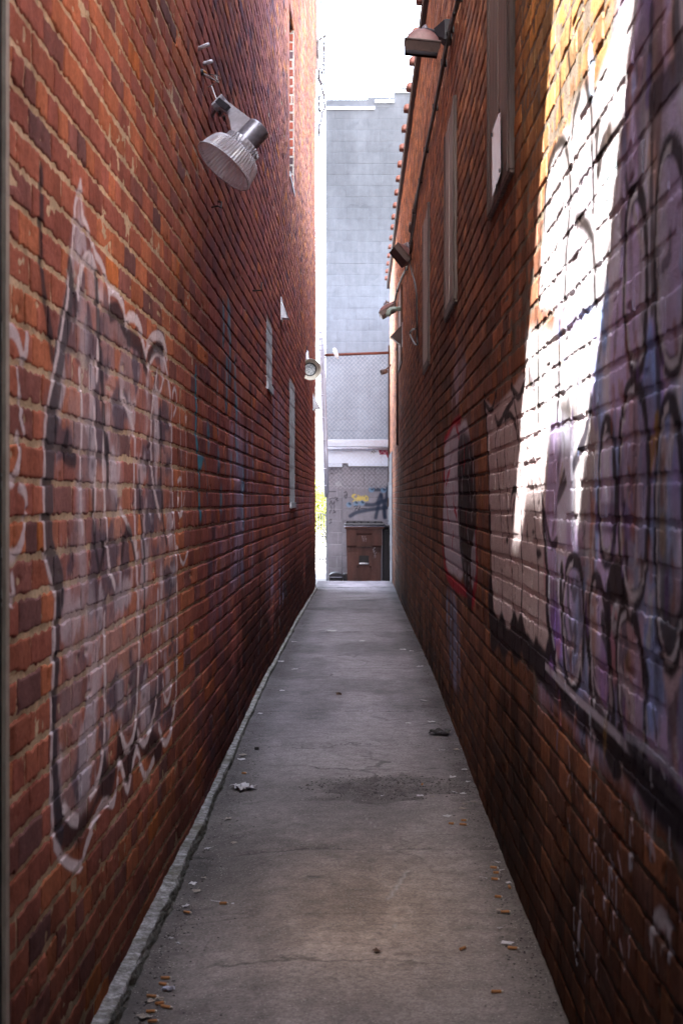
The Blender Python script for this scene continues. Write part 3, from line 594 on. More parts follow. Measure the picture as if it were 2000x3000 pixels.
M_refl = simple('cream_reflector', (.66, .63, .55), .4, 0, .12, 20, .03)
def led_mat():
    t = NT('led_lens_array'); v = t.vor(62); c = t.ramp(v, (.30, (.85, .88, .90)), (.65, (.36, .42, .46))); t.bump(v, .5, .004); return t.fin(c, .25)
M_led = led_mat()
def bin_mat():
    t = NT('brown_moulded_plastic'); n = t.noise(30, 5, .7); n2 = t.noise(9, 4, .6, (1, 1, .25)); v = t.vor(70)
    c = t.mix(1., (.075, .028, .021), t.ramp(n2, (.3, .55), (.7, 1.35)), 'MULTIPLY'); c = t.mix(t.ramp(n, (.55, 0.), (.75, .35)), c, (.16, .11, .10))
    c = t.mix(t.math('MULTIPLY', t.ramp(v, (.05, 1.), (.12, 0.)), .3), c, (.2, .16, .15)); t.bump(n, .12, .003); return t.fin(c, .5)
M_bin = bin_mat()
M_lid = simple('dark_bin_lid', (.022, .02, .025), .38, 0, .25, 30, .06)
M_rim = simple('worn_brown_rim', (.12, .055, .042), .45, 0, .3, 40, .06)
M_chalk = simple('white_marker', (.6, .6, .66), .6, 0, .1, 60, 0)

# ---------------------------------------------------------------- tall brick building on the left
top_vis = lambda Y: CH + .326 * Y + .55
def pal_left(rg, n):
    base = np.array([[.45, .155, .10], [.54, .19, .10], [.38, .13, .095], [.31, .125, .105], [.64, .21, .075], [.22, .105, .10]])
    k = rg.choice(6, n, p=[.38, .22, .22, .12, .03, .03]); c = base[k] * (0.84 + .32 * rg.random((n, 1))); return c
def dirt_light_left(u, v):
    b = fbm(u * .9, v * 1.6, 101, 4); s = fbm(u * 5, v * 1.0, 102, 3)
    low = (1 - sst(v, .15, 1.15)) * sst(u, 5.5, 9); near_low = .34 * (1 - sst(v, .15, .85)) * (1 - sst(u, 5, 8))  # lower wall darker: dirt together with the dimmer light there, in the colour
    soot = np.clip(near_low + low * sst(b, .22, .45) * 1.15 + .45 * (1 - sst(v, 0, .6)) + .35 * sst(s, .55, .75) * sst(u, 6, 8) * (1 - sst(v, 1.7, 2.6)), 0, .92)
    for (U, W, a, d, k) in ((8.55, .22, 1.2, 1.95, .7), (8.9, .1, .9, 1.7, .5), (11.0, .35, .55, .85, .9), (15.4, .5, -.2, 2.5, .7), (14.9, .3, .6, .85, .9), (9.3, .8, .35, .75, .8)):
        soot = np.maximum(soot, k * np.exp(-((u - U) / W) ** 2) * sst(v, a, a + .15) * (1 - sst(v, d - .3, d)) * (.4 + .6 * vn(u * 20, v * 3, 7)))
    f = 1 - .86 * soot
    up = sst(v, 1.9, 4.2) * sst(u, 5.5, 10)                             # purple-brown staining higher up; far, below, adds a painted glow
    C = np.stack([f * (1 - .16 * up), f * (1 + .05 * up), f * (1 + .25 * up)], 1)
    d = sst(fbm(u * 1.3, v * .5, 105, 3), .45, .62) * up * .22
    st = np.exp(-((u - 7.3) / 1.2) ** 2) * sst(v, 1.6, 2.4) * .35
    far = sst(v, 2.0, 4.6) * sst(u, 7.5, 17); C = C * (1 - (sst(u, 5.2, 6.6) * (1 - .8 * far))[:, None] * np.array([[.20, .30, .10]])); return C * (1 - d - st)[:, None] * (1 + far[:, None] * np.array([[.45, .60, .50]]))  # glow on the far upper bricks painted into their colour
def lod_left(u, v):
    if u < 4.2: return (18, 10) if v < 3 else (8, 6)
    if u < 6.0 and v < 3: return (13, 8)
    if u < 8.2 and v < 2.6: return (11, 6)
    if u < 6.5: return (7, 6)
    if u < 10 and v < 3.2: return (5, 5)
    if u < 15 and v < 2.8: return (3, 4)
    return (2, 2)
left = empty('brick_building', 'tall orange brick building with tan mortar, white outline graffiti and a barn light', 'building', (-WL, L0, 0))
inv = Matrix.Translation((WL, -L0, 0))
def under(o, parent):                                                  # mesh authored in world metres, parented to an offset empty
    o.parent = parent; o.matrix_parent_inverse = Matrix.Translation(parent.location).inverted(); return o
winL = [(10.40, 11.10, CH + .76, CH + 1.24), (13.9, 15.0, CH - .07, CH + 1.10), (13.9, 14.85, CH + 2.98, CH + 4.55)]
wl = masonry('wall', lambda u, v, d: (-WL + d, u, v), False, L0 + .03, L1, -.09, 9.3, .0725, .213, .011, lod_left, pal_left, dirt_light_left,
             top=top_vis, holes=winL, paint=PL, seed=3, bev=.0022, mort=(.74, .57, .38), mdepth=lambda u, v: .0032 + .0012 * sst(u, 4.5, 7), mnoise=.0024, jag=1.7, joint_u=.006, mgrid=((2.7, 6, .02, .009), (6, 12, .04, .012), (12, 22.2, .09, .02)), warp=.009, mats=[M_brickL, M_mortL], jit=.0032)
under(wl, left)
b = MB()                                                               # plain masonry core: facade, core above the detailed courses, far end
b.box((-9, L0 + .001, -.3), (-WL - .045, L1 - .01, 22))
b.box((-WL - .0452, 3.0, 9.15), (-WL - .002, L1 - .01, 22))
b.box((-WL - .0451, L0 + .032, top_vis(2.9) + .1), (-WL - .014, 2.899, 9.2))
for Y in range(3, 22): b.box((-WL - .0451, Y - .1, top_vis(Y - .1) + .2), (-WL - .014, min(Y + .9, L1 - .01), 9.2))
under(b.build('upper_wall', M_upper, None), left)
b = MB().box((-9, L0 - .012, -.1), (-WL - .0035, L0 + .0, 22)); under(b.build('shopfront_face', M_facadeshade), left)
b = MB().box((-WL - .003, L0 + .002, 0), (-WL + .004, L0 + .03, 9)); under(b.build('corner_bead', M_pale), left)
# whitened infill windows
def white_window(h, rows, name='window'):
    y0, y1, z0, z1 = h; fm = MB(); x = -WL - .008
    fm.box((x - .03, y0, z0), (x + .006, y0 + .05, z1)); fm.box((x - .03, y1 - .05, z0), (x + .006, y1, z1))
    fm.box((x - .03, y0 + .05, z1 - .05), (x + .0055, y1 - .05, z1)); fm.box((x - .03, y0 + .05, z0), (x + .020, y1 - .05, z0 + .05))
    for k in range(1, rows): z = z0 + (z1 - z0) * k / rows; fm.box((x - .02, y0 + .05, z - .012), (x + .005, y1 - .05, z + .012))
    for k in (1, 2, 3): y = y0 + (y1 - y0) * k / 4; fm.box((x - .02, y - .02, z0 + .05), (x + .0045, y + .02, z1 - .05))
    f = under(fm.build(name, M_glassblk), left)
    p = MB().box((x - .03, y0 + .05, z0 + .05), (x + .003, y1 - .05, z1 - .05)); q = p.build('pane', M_dark if False else M_glassblk, None); q.parent = f
    return f
w1 = white_window(winL[0], 4); w2 = white_window(winL[1], 6)
w1['label'] = 'small whitewashed window near the teal drips'; w2['label'] = 'tall whitewashed window near the far lamp'
# upper opening: brick jamb that faces the camera, sill and dark back
y0, y1, z0, z1 = winL[2]
def pal_jamb(rg, n):
    c = np.array([[.34, .10, .07], [.28, .09, .07], [.20, .09, .07], [.12, .08, .09]])[rg.choice(4, n, p=[.45, .3, .15, .1])]; return c * (.85 + .3 * rg.random((n, 1)))
jm = masonry('window', lambda u, v, d: (u, y1 - .02 - d, v), False, -WL - .2, -WL - .002, z0, z1, .085, .21, .016, lambda u, v: (2, 2), pal_jamb, lambda u, v: np.ones((len(u), 3)),
             header=0, seed=5, mort=(.5, .46, .42), mdepth=.004, mnoise=.002, mgrid=((-2, 2, .03, .02),), mats=[M_brickL, M_mortL], warp=0)
under(jm, left); jm['label'] = 'upper window recess with an exposed brick reveal'
b = MB().box((-WL - .22, y0, z0 - .05), (-WL + .006, y1, z0 - .0)); q = b.build('sill', M_glassblk); q.parent = jm
# rough footing
ys = np.arange(2.6, L1 + .05, .022); n = 18; V = []; FC = []
for y in ys:
    pr = .040 + .018 * (float(fbm(y * 2.2, 3., 5)) - .5) - .016 * float(sst(y, 5, 12)); ht = .036 - .014 * float(sst(y, 5, 10)) + .016 * (float(fbm(y * 1.7, 9., 6)) - .5); g = gz(y) - .026 * (1 - float(sst(y, 4.5, 9)))
    for k in range(n):
        t = k / (n - 1)
        if t < .3: x = -WL - .012 + (pr * .85 + .012) * (t / .3); z = g + ht * (1 - .16 * (t / .3))
        else: s_ = (t - .3) / .7; x = -WL + pr * (.85 + .22 * s_); z = g + ht * .84 * (1 - s_) - .02 * s_
        r = float(fbm(y * 30, t * 7, 8, 3)) - .5; r2 = float(fbm(y * 9, t * 2, 18, 3)) - .5; r3 = float(vn(y * 23, t * 5, 28)); r3 = -.012 * max(0, r3 - .72) / .28
        V.append((x + (.012 * r + .008 * r2 + r3) * min(1, t * 5), y, z + (.008 * r + .008 * r2 + r3 * .5) * (1 - t) * min(1, t * 4 + .3)))
        w_ = 1.4 - 1.0 * float(sst(t + .3 * r + .5 * r2, .30, .50)); FC.append((w_, w_, w_ * (1.04 if w_ > .6 else .88), 1))
Q = [(i * n + k, i * n + k + 1, (i + 1) * n + k + 1, (i + 1) * n + k) for i in range(len(ys) - 1) for k in range(n - 1)]
under(obj('footing', npmesh('footing', V, np.array(Q), False, {'bcol': np.array(FC)}), M_foot), left)

# ---------------------------------------------------------------- lower brick building on the right
def pal_right(rg, n):
    base = np.array([[.275, .122, .080], [.32, .138, .084], [.235, .108, .080], [.19, .098, .080], [.37, .155, .085]])
    c = base[rg.choice(5, n, p=[.36, .2, .22, .14, .08])] * (.85 + .5 * rg.random((n, 1))); return c
def dirt_light_right(u, v):
    b = fbm(u * .8, v * 1.4, 201, 4); s = fbm(u * 6, v * .9, 202, 3)
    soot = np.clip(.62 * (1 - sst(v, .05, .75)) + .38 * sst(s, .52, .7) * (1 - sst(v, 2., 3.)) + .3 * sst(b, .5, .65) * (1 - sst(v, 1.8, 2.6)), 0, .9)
    up = sst(v, 2.2, 4.0)  # upper strip lightened: its stronger skylight is put into the colour
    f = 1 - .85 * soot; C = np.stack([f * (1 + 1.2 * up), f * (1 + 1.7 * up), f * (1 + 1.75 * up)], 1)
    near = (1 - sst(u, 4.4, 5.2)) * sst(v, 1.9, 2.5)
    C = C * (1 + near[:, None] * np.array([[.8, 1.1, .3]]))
    C = C * (1 - .42 * (1 - sst(u, 4.5, 8)) * (1 - sst(v, .45, .85)))[:, None]  # dim light at the near foot of the wall painted into the bricks
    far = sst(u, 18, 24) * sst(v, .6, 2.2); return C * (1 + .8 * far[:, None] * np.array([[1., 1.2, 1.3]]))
def lod_right(u, v):
    if u < 3.3: return (16, 11)
    if u < 5.3: return (13, 10) if v < 3 else (7, 6)
    if u < 6.3 and v < 2: return (12, 9)
    if u < 9.8 and v < 2: return (8, 6)
    if u < 8 and v < 3.2: return (5, 5)
    if u < 12 and v < 3: return (4, 4)
    return (2, 2)
right = empty('brick_building', 'low dark red brick building with clay tile eaves, boarded windows and sunlit mural', 'building', (WR, 3, 0))
PIER = 23.4
wr = masonry('wall', lambda u, v, d: (WR - d, u, v), True, 1.9, R1, .0, HT, .0755, .205, .011, lod_right, pal_right, dirt_light_right, top=lambda Y: min(top_vis(Y), HT), 
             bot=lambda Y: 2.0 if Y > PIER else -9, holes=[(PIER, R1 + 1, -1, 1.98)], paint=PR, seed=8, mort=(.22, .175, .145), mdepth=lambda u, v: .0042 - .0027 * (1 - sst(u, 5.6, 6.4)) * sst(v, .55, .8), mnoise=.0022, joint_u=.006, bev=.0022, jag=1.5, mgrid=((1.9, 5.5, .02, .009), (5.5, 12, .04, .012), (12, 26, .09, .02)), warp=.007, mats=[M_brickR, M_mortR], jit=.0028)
under(wr, right)
b = MB(); b.box((WR + .045, R0, -.3), (9, 1.95, HT - .02)); b.box((WR + .04, 1.95, -.3), (26, R1 + .6, HT - .02)); b.box((WR + .012, -12.9, 0), (WR + .0448, 1.93, HT - .03))
for Y in range(1, 13): b.box((WR + .014, Y + .0, min(top_vis(Y) + .2, HT - .04)), (WR + .0398, Y + 1., HT - .03)) if Y > 1 else None
under(b.build('upper_wall', M_upper), right)
pr_ = masonry('block_pier', lambda u, v, d: (WR - .014 - d, u, v), True, PIER, R1 + .6, -.3, 2.0, .2, .4, .01, lambda u, v: (3, 3), lambda rg, n: np.array([[.20, .205, .225]]) * (.8 + .35 * rg.random((n, 1))),
              lambda u, v: (np.array([[1., 1., 1.]]) * (1 - sst(v, 1.3, 1.7) * .0)[:, None]), header=0, seed=12, mort=(.17, .17, .19), mdepth=.004, mnoise=.002, warp=.004, mats=[M_block, M_block])
under(pr_, right)
b = MB().box((WR - .012, PIER - .03, -.25), (WR + .03, PIER - .001, 2.0)); under(b.build('pier_edge', M_blockp), right)
b = MB().box((WR + .32, -12, HT - .015), (25.9, R1 + .5, HT - .002)); under(b.build('bounce_roof', simple('pale_bounce_surface', (.42, .36, .29), .9, 0, .1, 3, 0)), right)  # unseen roof, widened and made pale to bounce sun onto the opposite wall
b = MB().box((WR - .038, 8.0, HT - .09), (WR + .3, R1 + .6, HT + .02), bev=.004); under(b.build('eaves_board', M_band), right)
tl = MB(); n = 10; V = []; 
for k, (x, s) in enumerate(((0.30, 1.), (-.045, 1.), (-.062, .93), (-.075, .75), (-.080, .4))):
    for i in range(n + 1):
        a = math.pi * i / n; V.append((x, .062 * s * math.cos(a), .072 * s * math.sin(a)))
fs = [(k * (n + 1) + i, k * (n + 1) + i + 1, (k + 1) * (n + 1) + i + 1, (k + 1) * (n + 1) + i) for k in range(4) for i in range(n)] + [tuple(4 * (n + 1) + i for i in range(n + 1))[::-1]]
fs += [(k * (n + 1) + n, k * (n + 1), (k + 1) * (n + 1), (k + 1) * (n + 1) + n) for k in range(4)]
tl.add(V, fs, True); tile = under(tl.build('roof_tile', M_clay), right)
Y = 9.9; first = True
while Y < 26.2:
    o = tile if first else tile.copy()
    if not first: col.objects.link(o)
    first = False
    o.location = (WR, Y + random.uniform(-.03, .03), HT + .018); o.rotation_euler = (random.uniform(-.06, .06), random.uniform(-.06, .03), random.uniform(-.05, .05)); Y += .80
# boarded windows
def board_window(y0, y1, z0, z1, mat, nslat, out=.035, label=None):
    x = WR - out; f = MB()
    f.box((x, y0, z0), (WR + .01, y0 + .07, z1), bev=.004); f.box((x, y1 - .05, z0), (WR + .01, y1, z1), bev=.004)
    f.box((x + .003, y0 + .071, z0), (WR + .01, y1 - .051, z0 + .05), bev=.003); f.box((x - .004, y0 + .02, z0 + .0), (x - .0005, y0 + .035, z1)); f.box((x + .004, y0, z0 - .012), (WR + .01, y1, z0 - .001), bev=.002)
    fo = under(f.build('window', M_woodd), right)
    g = MB(); w = (y1 - y0 - .13) / nslat
    for k in range(nslat):
        a = y0 + .073 + k * w; g.box((x + .003 + .003 * (k % 2), a, z0 + .052), (WR + .008, a + w - .004, z1 - .002), bev=.002)
    q = g.build('board', mat); q.parent = fo
    if label: fo['label'] = label
    return fo
bw = board_window(4.96, 5.82, CH + 1.07, CH + 1.98, M_wood, 4, .020, 'nearest boarded window, with a pale sheet pinned to it')
board_window(7.95, 8.9, CH + 1.04, CH + 2.10, M_woodl, 4, .014); board_window(10.9, 11.9, CH + .98, CH + 2.12, M_woodl, 3, .016); board_window(17.9, 19.5, CH + 1.63, CH + 2.52, M_woodl, 2, .018)
XS = WR - .0255
def on_board(px, py, off=0): Y = XS * F / (px - VX); return Vector((XS - off, Y, CH + (VY - py) * Y / F))
b = MB().add([on_board(1464, 319), on_board(1466, 505), on_board(1441, 577), on_board(1440, 389)], [(0, 1, 2, 3)])
ps = b.build('paper_sheet', M_poster, None); ps['label'] = 'faded pink-white sheet pinned on the nearest boarded window'; ps['category'] = 'poster'
sm = MB()
for q in ((1463, 325), (1441, 395), (1464, 500), (1455, 545)): q = on_board(*q); sm.box((q.x - .004, q.y - .006, q.z - .006), (q.x - .0005, q.y + .006, q.z + .006))
sm.each('pin', M_dark, ps)
# dark rod added where the wall has only a groove
b = MB().tube([(WR - .01, 20.0, CH + 2.05), (WR - .01, 20.0, CH + .72)], .012, 10)
for z in (.9, 1.5, 1.95): b.box((WR - .026, 19.97, CH + z), (WR + .0, 20.03, CH + z + .03))
o = b.build('groove_line', M_bronze); o['label'] = 'added thin dark vertical downpipe on the far half of the mural wall'; o['category'] = 'pipe'

# ---------------------------------------------------------------- alley floor and ground
PATCH = (.12, 6.55)
GP = Paint(lambda x, y: (x, y))
for (a, b_) in (((1585, 2540), (1530, 2628)), ((1158, 2440), (1172, 2445))): pass
def gline(pp, c, w, op):
    q = [G(*p) for p in pp]; GP.L.append(('l', np.array([[v.x, v.y] for v in q]), c, w, op, w * .5))
gline([(1193, 2550), (1160, 2600), (1138, 2634)], (.45, .43, .42), .012, .6); gline([(1155, 2705), (1170, 2730)], (.45, .42, .4), .010, .6); gline([(1068, 2392), (1100, 2425)], (.4, .38, .38), .008, .5)
gline([(905, 2568), (935, 2569)], (.05, .045, .05), .02, .8); gline([(1165, 2795), (1190, 2798)], (.05, .045, .05), .02, .6); gline([(1095, 2100), (1140, 2110), (1180, 2106)], (.06, .055, .06), .03, .4)
xs = np.linspace(-WL - .02, WR + .04, 80); ys = np.concatenate([np.arange(2.2, 9, .018), np.arange(9, 24.001, .04), [24.0, 24.0]])
X, Yg = np.meshgrid(xs, ys, indexing='ij'); Zg = np.interp(Yg, GY, GZ)
pm = np.hypot((X - PATCH[0]) / .40, (Yg - PATCH[1]) / .26) + 1.5 * (fbm(X * 5, Yg * 5, 301, 4) - .5); pm = 1 - sst(pm, .70, .95)
pm = np.maximum(pm, .8 * (1 - sst(np.abs(Yg - 6.33 - .12 * (fbm(X * 5, Yg * 0, 311, 3) - .5)) / .05, .4, 1.)) * sst(X, -.3, -.2) * (1 - sst(X, .40, .5)) * sst(fbm(X * 9, Yg * 4, 313, 2), .35, .55))
Zg = Zg + .008 * (fbm(X * 3, Yg * 3, 302, 3) - .5) + .003 * (fbm(X * 30, Yg * 30, 303, 2) - .5)
Zg = Zg - .012 * pm + pm * .018 * (vn(X * 45, Yg * 45, 304) - .35)
for Yj, w in ((5.45, .02), (7.62, .02), (8.75, .025), (14.05, .05), (17.3, .04)): Zg -= .006 * np.exp(-((Yg - Yj) / w) ** 2)
Zg = Zg - dip(X, Yg); Zg[:, -1] = -.35
C = np.zeros(X.shape + (3,)); C[:] = (.235, .210, .208)
warm = sst(fbm(X * 1.6, Yg * .8, 305, 3), .35, .6); mid = np.exp(-((X + .02) / .38) ** 2)
C = C * (.86 + .48 * mid * warm)[..., None]; C = C * (1 + sst(Yg, 5.5, 9.)[..., None] * np.array([-.02, .02, .18]))
C = C * (1 + (np.exp(-((Yg - 4.65) / .75) ** 2) * np.exp(-((X - .0) / .33) ** 2))[..., None] * np.array([.55, .36, .12]))  # warm pool of bounced sunlight painted into the slab colour
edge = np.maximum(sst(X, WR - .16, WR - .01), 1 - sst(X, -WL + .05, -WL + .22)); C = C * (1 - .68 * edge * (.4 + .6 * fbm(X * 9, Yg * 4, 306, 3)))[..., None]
st = sst(fbm(X * 2.2, Yg * 1.1, 307, 4), .50, .68); C = C * (1 - .34 * st)[..., None]
C = C * (1 - .34 * pm)[..., None]; C = C * (1 + .55 * sst(Yg, 22.5, 22.9))[..., None]
C = C * np.where(Yg > 22.5, .9, 1.)[..., None]
nu, nv = X.shape; ii, jj = np.meshgrid(np.arange(nu - 1), np.arange(nv - 1), indexing='ij')
Q = np.stack([ii * nv + jj, (ii + 1) * nv + jj, (ii + 1) * nv + jj + 1, ii * nv + jj + 1], -1).reshape(-1, 4)
pt = GP.ev(X.ravel(), Yg.ravel())
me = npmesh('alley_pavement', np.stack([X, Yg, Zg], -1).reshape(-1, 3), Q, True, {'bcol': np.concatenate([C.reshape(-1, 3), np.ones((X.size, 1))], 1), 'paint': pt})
obj('alley_pavement', me, M_conc, None, kind='structure')
def asphalt_mat():
    t = NT('pale_old_asphalt'); n = t.noise(60, 5, .7); n2 = t.noise(.8, 4); n3 = t.noise(.12, 4)
    c = t.mix(1., (.21, .20, .20), t.ramp(n, (.3, .75), (.7, 1.25)), 'MULTIPLY'); c = t.mix(1., c, t.ramp(n2, (.3, .8), (.7, 1.15)), 'MULTIPLY'); c = t.mix(1., c, t.ramp(n3, (.3, .85), (.7, 1.25)), 'MULTIPLY')
    t.bump(n, .3, .01); return t.fin(c, .9)
M_asph = asphalt_mat()
yy = [-60, -5, 2, 12, 23.9, 24.1, 26, 30, 36, 43, 50, 60, 80, 140, 300, 600]; zz = [-.08, -.08, -.08, -.08, -.1, -.2, -.2, -.30, -.48, -.7, -.93, -1.0, -1.2, -1.3, -1.4, -1.5]
xx = [-400, -60, -9, -3, -1, 0, 1, 9, 60, 400]; V = [(x, y, z) for x in xx for y, z in zip(yy, zz)]; nv = len(yy)
Q = np.array([(i * nv + j, (i + 1) * nv + j, (i + 1) * nv + j + 1, i * nv + j + 1) for i in range(len(xx) - 1) for j in range(nv - 1)])
obj('ground', npmesh('ground', V, Q, True), M_asph, None, kind='structure')

# ---------------------------------------------------------------- lamps
def lamp_near():
    T = P(760, 373, 5.95); Mo = P(655, 488, 5.90); d = Mo - T; Lg = d.length; base = P(655, 330, 6.1)
    r = empty('barn_light', 'silver barn light with ribbed clear shade hanging crooked by its wires', 'lamp', tuple(T))
    Mx = aim((0, 0, 0), d)
    def add(name, m, mat, par=r): return m.build(name, mat, par)
    s = Lg / .217
    add('housing', MB().lathe([(0, 0), (.044, .0), (.0475, .003), (.0485, .01), (.0485, .088), (.05, .092)], Mx, 40), M_aludark)
    fin = MB(); fin.lathe([(.05, .09), (.066, .093), (.070, .097), (.070, .128), (.06, .131)], Mx, 40)
    for k in range(30):
        a = 2 * math.pi * k / 30; R = Mx @ Matrix.Rotation(a, 4, 'Z'); fin.box((.062, -.0016, .096), (.0755, .0016, .131), R)
    add('heat_sink', fin, M_alu)
    pr = [(.074, .129), (.086, .130), (.099, .137), (.108, .149), (.114, .166), (.118, .186), (.121, .202), (.1255, .212), (.1265, .217)]
    lens = MB().lathe(pr, Mx, 120, 0, .0014); lo = add('shade', lens, M_lens)
    rim = MB().lathe([(.1255, .214), (.1275, .216), (.1255, .219), (.1235, .217)] , Mx, 60); rim.build('rim', M_alu, lo)
    add('led_plate', MB().lathe([(0, .1315), (.075, .1315), (.078, .129)], Mx, 32), M_led)
    a0 = (P(648, 308, 6.12) - T); a1 = (P(718, 362, 6.0) - T); dirn = (a1 - a0).normalized(); side = Vector((0, 1, 0)); upv = dirn.cross(side).normalized()
    arm = MB(); n = 10; pts = []
    for t, hw, hd in ((0, .021, .018), (.35, .019, .018), (.6, .027, .021), (.85, .040, .023), (1.05, .045, .023)):
        c = a0.lerp(a1, t) + upv * (-.012 * t if False else 0) - upv * 0
        off = -(hw - .025)
        pts += [c + side * hd + upv * (hw + off), c - side * hd + upv * (hw + off), c - side * hd + upv * (-hw + off), c + side * hd + upv * (-hw + off)]
    fs = [(i * 4 + k, i * 4 + (k + 1) % 4, (i + 1) * 4 + (k + 1) % 4, (i + 1) * 4 + k) for i in range(4) for k in range(4)] + [(3, 2, 1, 0)]
    arm.add(pts, fs); add('arm', arm, M_alu)
    Rm = aim(a0, dirn, (0, 1, 0)); fl = MB().box((-.03, -.034, -.008), (.03, .034, .002), Rm, bev=.003); add('flange', fl, M_alu)
    cl = MB().tube([a0 + dirn * .03 - upv * .03 - side * .02, a0 + dirn * .03 - upv * .03 + side * .03], .007).tube([a0 + dirn * .07 - upv * .034 - side * .02, a0 + dirn * .07 - upv * .034 + side * .03], .006)
    cl.box((-.012, -.04, .01), (.012, -.026, .09), Rm); cl.each('clamp', M_dark, r)
    w = [P(*q) - T for q in ((645, 302, 6.12), (632, 285, 6.3), (624, 262, 6.45), (618, 250, 6.5))]
    q1 = [P(*q) - T for q in ((590, 212, 6.05), (612, 222, 6.1), (640, 242, 6.15), (634, 224, 6.15), (628, 222, 6.2), (636, 238, 6.2), (622, 249, 6.3))]
    q2 = [P(*q) - T for q in ((590, 214, 6.05), (606, 226, 6.15), (630, 236, 6.15), (646, 234, 6.15), (644, 222, 6.15), (634, 220, 6.15), (612, 218, 6.1))]
    wm = MB().tube(w, .0022, 6).tube(q1, .0018, 6); wi = add('wires', wm, M_white); MB().tube(q2, .0016, 6).tube([P(*q) - T for q in ((622, 249, 6.3), (606, 258, 6.3), (600, 262, 6.3))], .0018, 6).each('black_wire', M_cable, wi)
    MB().tube([P(607, 256, 6.3) - T, P(596, 268, 6.3) - T], [.005, .004], 8).tube([P(594, 208, 6.05) - T, P(605, 214, 6.05) - T], [.005, .004], 8).each('wire_nut', M_orange, wi)
    anc = MB().tube([P(588, 212, 6.12) - T, P(589, 212, 6.02) - T], [.016, .012], 10).tube([P(596, 250, 6.6) - T, P(618, 250, 6.5) - T], .0022, 6); anc.each('wall_anchor', M_dark, r)
    st = MB().tube([Vector((-WL - .01, 6.62, P(0, 306, 6.4).z)) - T, a0 + Vector((0, 0, .01))], .006, 8); add('strap', st, M_dark)
lamp_near()
def ring_lamp():
    c = P(907, 1082, 17.9); r = empty('round_wall_light', 'round light with cream reflector on a short arm far down the orange wall', 'lamp', tuple(c))
    Mx = aim((0, 0, 0), (.14, -1, -.10))
    MB().lathe([(.0, -.10), (.05, -.10), (.055, -.02), (.072, 0)], Mx, 28).build('housing', M_aludark, r)
    MB().lathe([(.078, .0), (.088, .004), (.092, .03), (.112, .075), (.124, .105), (.121, .105), (.109, .075), (.089, .032), (.078, .02)], Mx, 48).build('reflector', M_refl, r)
    o = MB().lathe([(0, .016), (.066, .016)], Mx, 36, cap0=False).build('led_panel', M_led, r)
    MB().lathe([(.066, .012), (.070, .022), (.079, .022), (.080, .010)], Mx, 36).build('bezel', M_dark, r)
    a = [P(906, 1065, 17.98) - c, P(898, 1048, 18.05) - c, P(897, 1032, 18.1) - c, Vector((-WL, 18.2, P(0, 1030, 18.1).z)) - c]
    MB().tube(a, [.03, .028, .028, .03], 10).build('arm', M_alu, r)
    MB().tube([P(897, 1032, 18.0) - c, P(898, 1016, 18.0) - c, P(890, 1006, 18.0) - c, P(880, 1004, 18.) - c], .007, 6).tube([P(892, 992, 17.6) - c, P(880, 988, 17.6) - c], .008, 6).each('wire', M_dark, r)
ring_lamp()
def hood(name, label, cat, Y, py0, py1, px_out, mat, side, width=.22):
    xw = -WL if side < 0 else WR; xo = (px_out - VX) * Y / F; z0 = CH + (VY - py1) * Y / F; z1 = CH + (VY - py0) * Y / F; o = (xw, Y, z0)
    r = empty(name, label, cat, o); dx = xo - xw; h = z1 - z0
    tri = [(0, 0, 0), (dx, 0, 0 if side < 0 else h * .42), (0, 0, h)]
    if side > 0: tri = [(.0, 0, 0), (dx, 0, h * .42), (0, 0, h)]
    V = [(x, 0, z) for x, _, z in tri] + [(x, width, z) for x, _, z in tri]
    MB().add(V, [(0, 1, 2), (5, 4, 3), (1, 4, 5, 2), (0, 3, 4, 1)]).build('hood', mat, r)
    e = MB(); t = .004 * (1 if side < 0 else -1)
    e.tube([V[1], V[4]], .005, 6).tube([V[2], V[1]], .004, 6).tube([V[0], V[1]], .0035, 6); e.build('folded_edge', mat, r)
    b = MB().box((min(0, t * 2), -.02, -.02), (max(0, t * 2), width + .02, h + .02)); b.build('back_plate', M_sheet if side > 0 else mat, r); return r
hood('vent_hood', 'small bent white sheet-metal vent hood on the orange brick wall above the first whitened window', 'vent hood', 12.3, 878, 930, 843, M_sheet, -1, .16)
hood('vent_hood', 'pale triangular sheet-metal vent hood at the far corner of the orange brick wall', 'vent hood', 20.8, 1158, 1198, 939, M_sheet, -1, .2)
hood('wedge_light', 'dark brown wedge-shaped wall light beside the farthest boarded window on the mural wall', 'lamp', 17.9, 950, 1012, 1144, M_bronze, 1, .2)
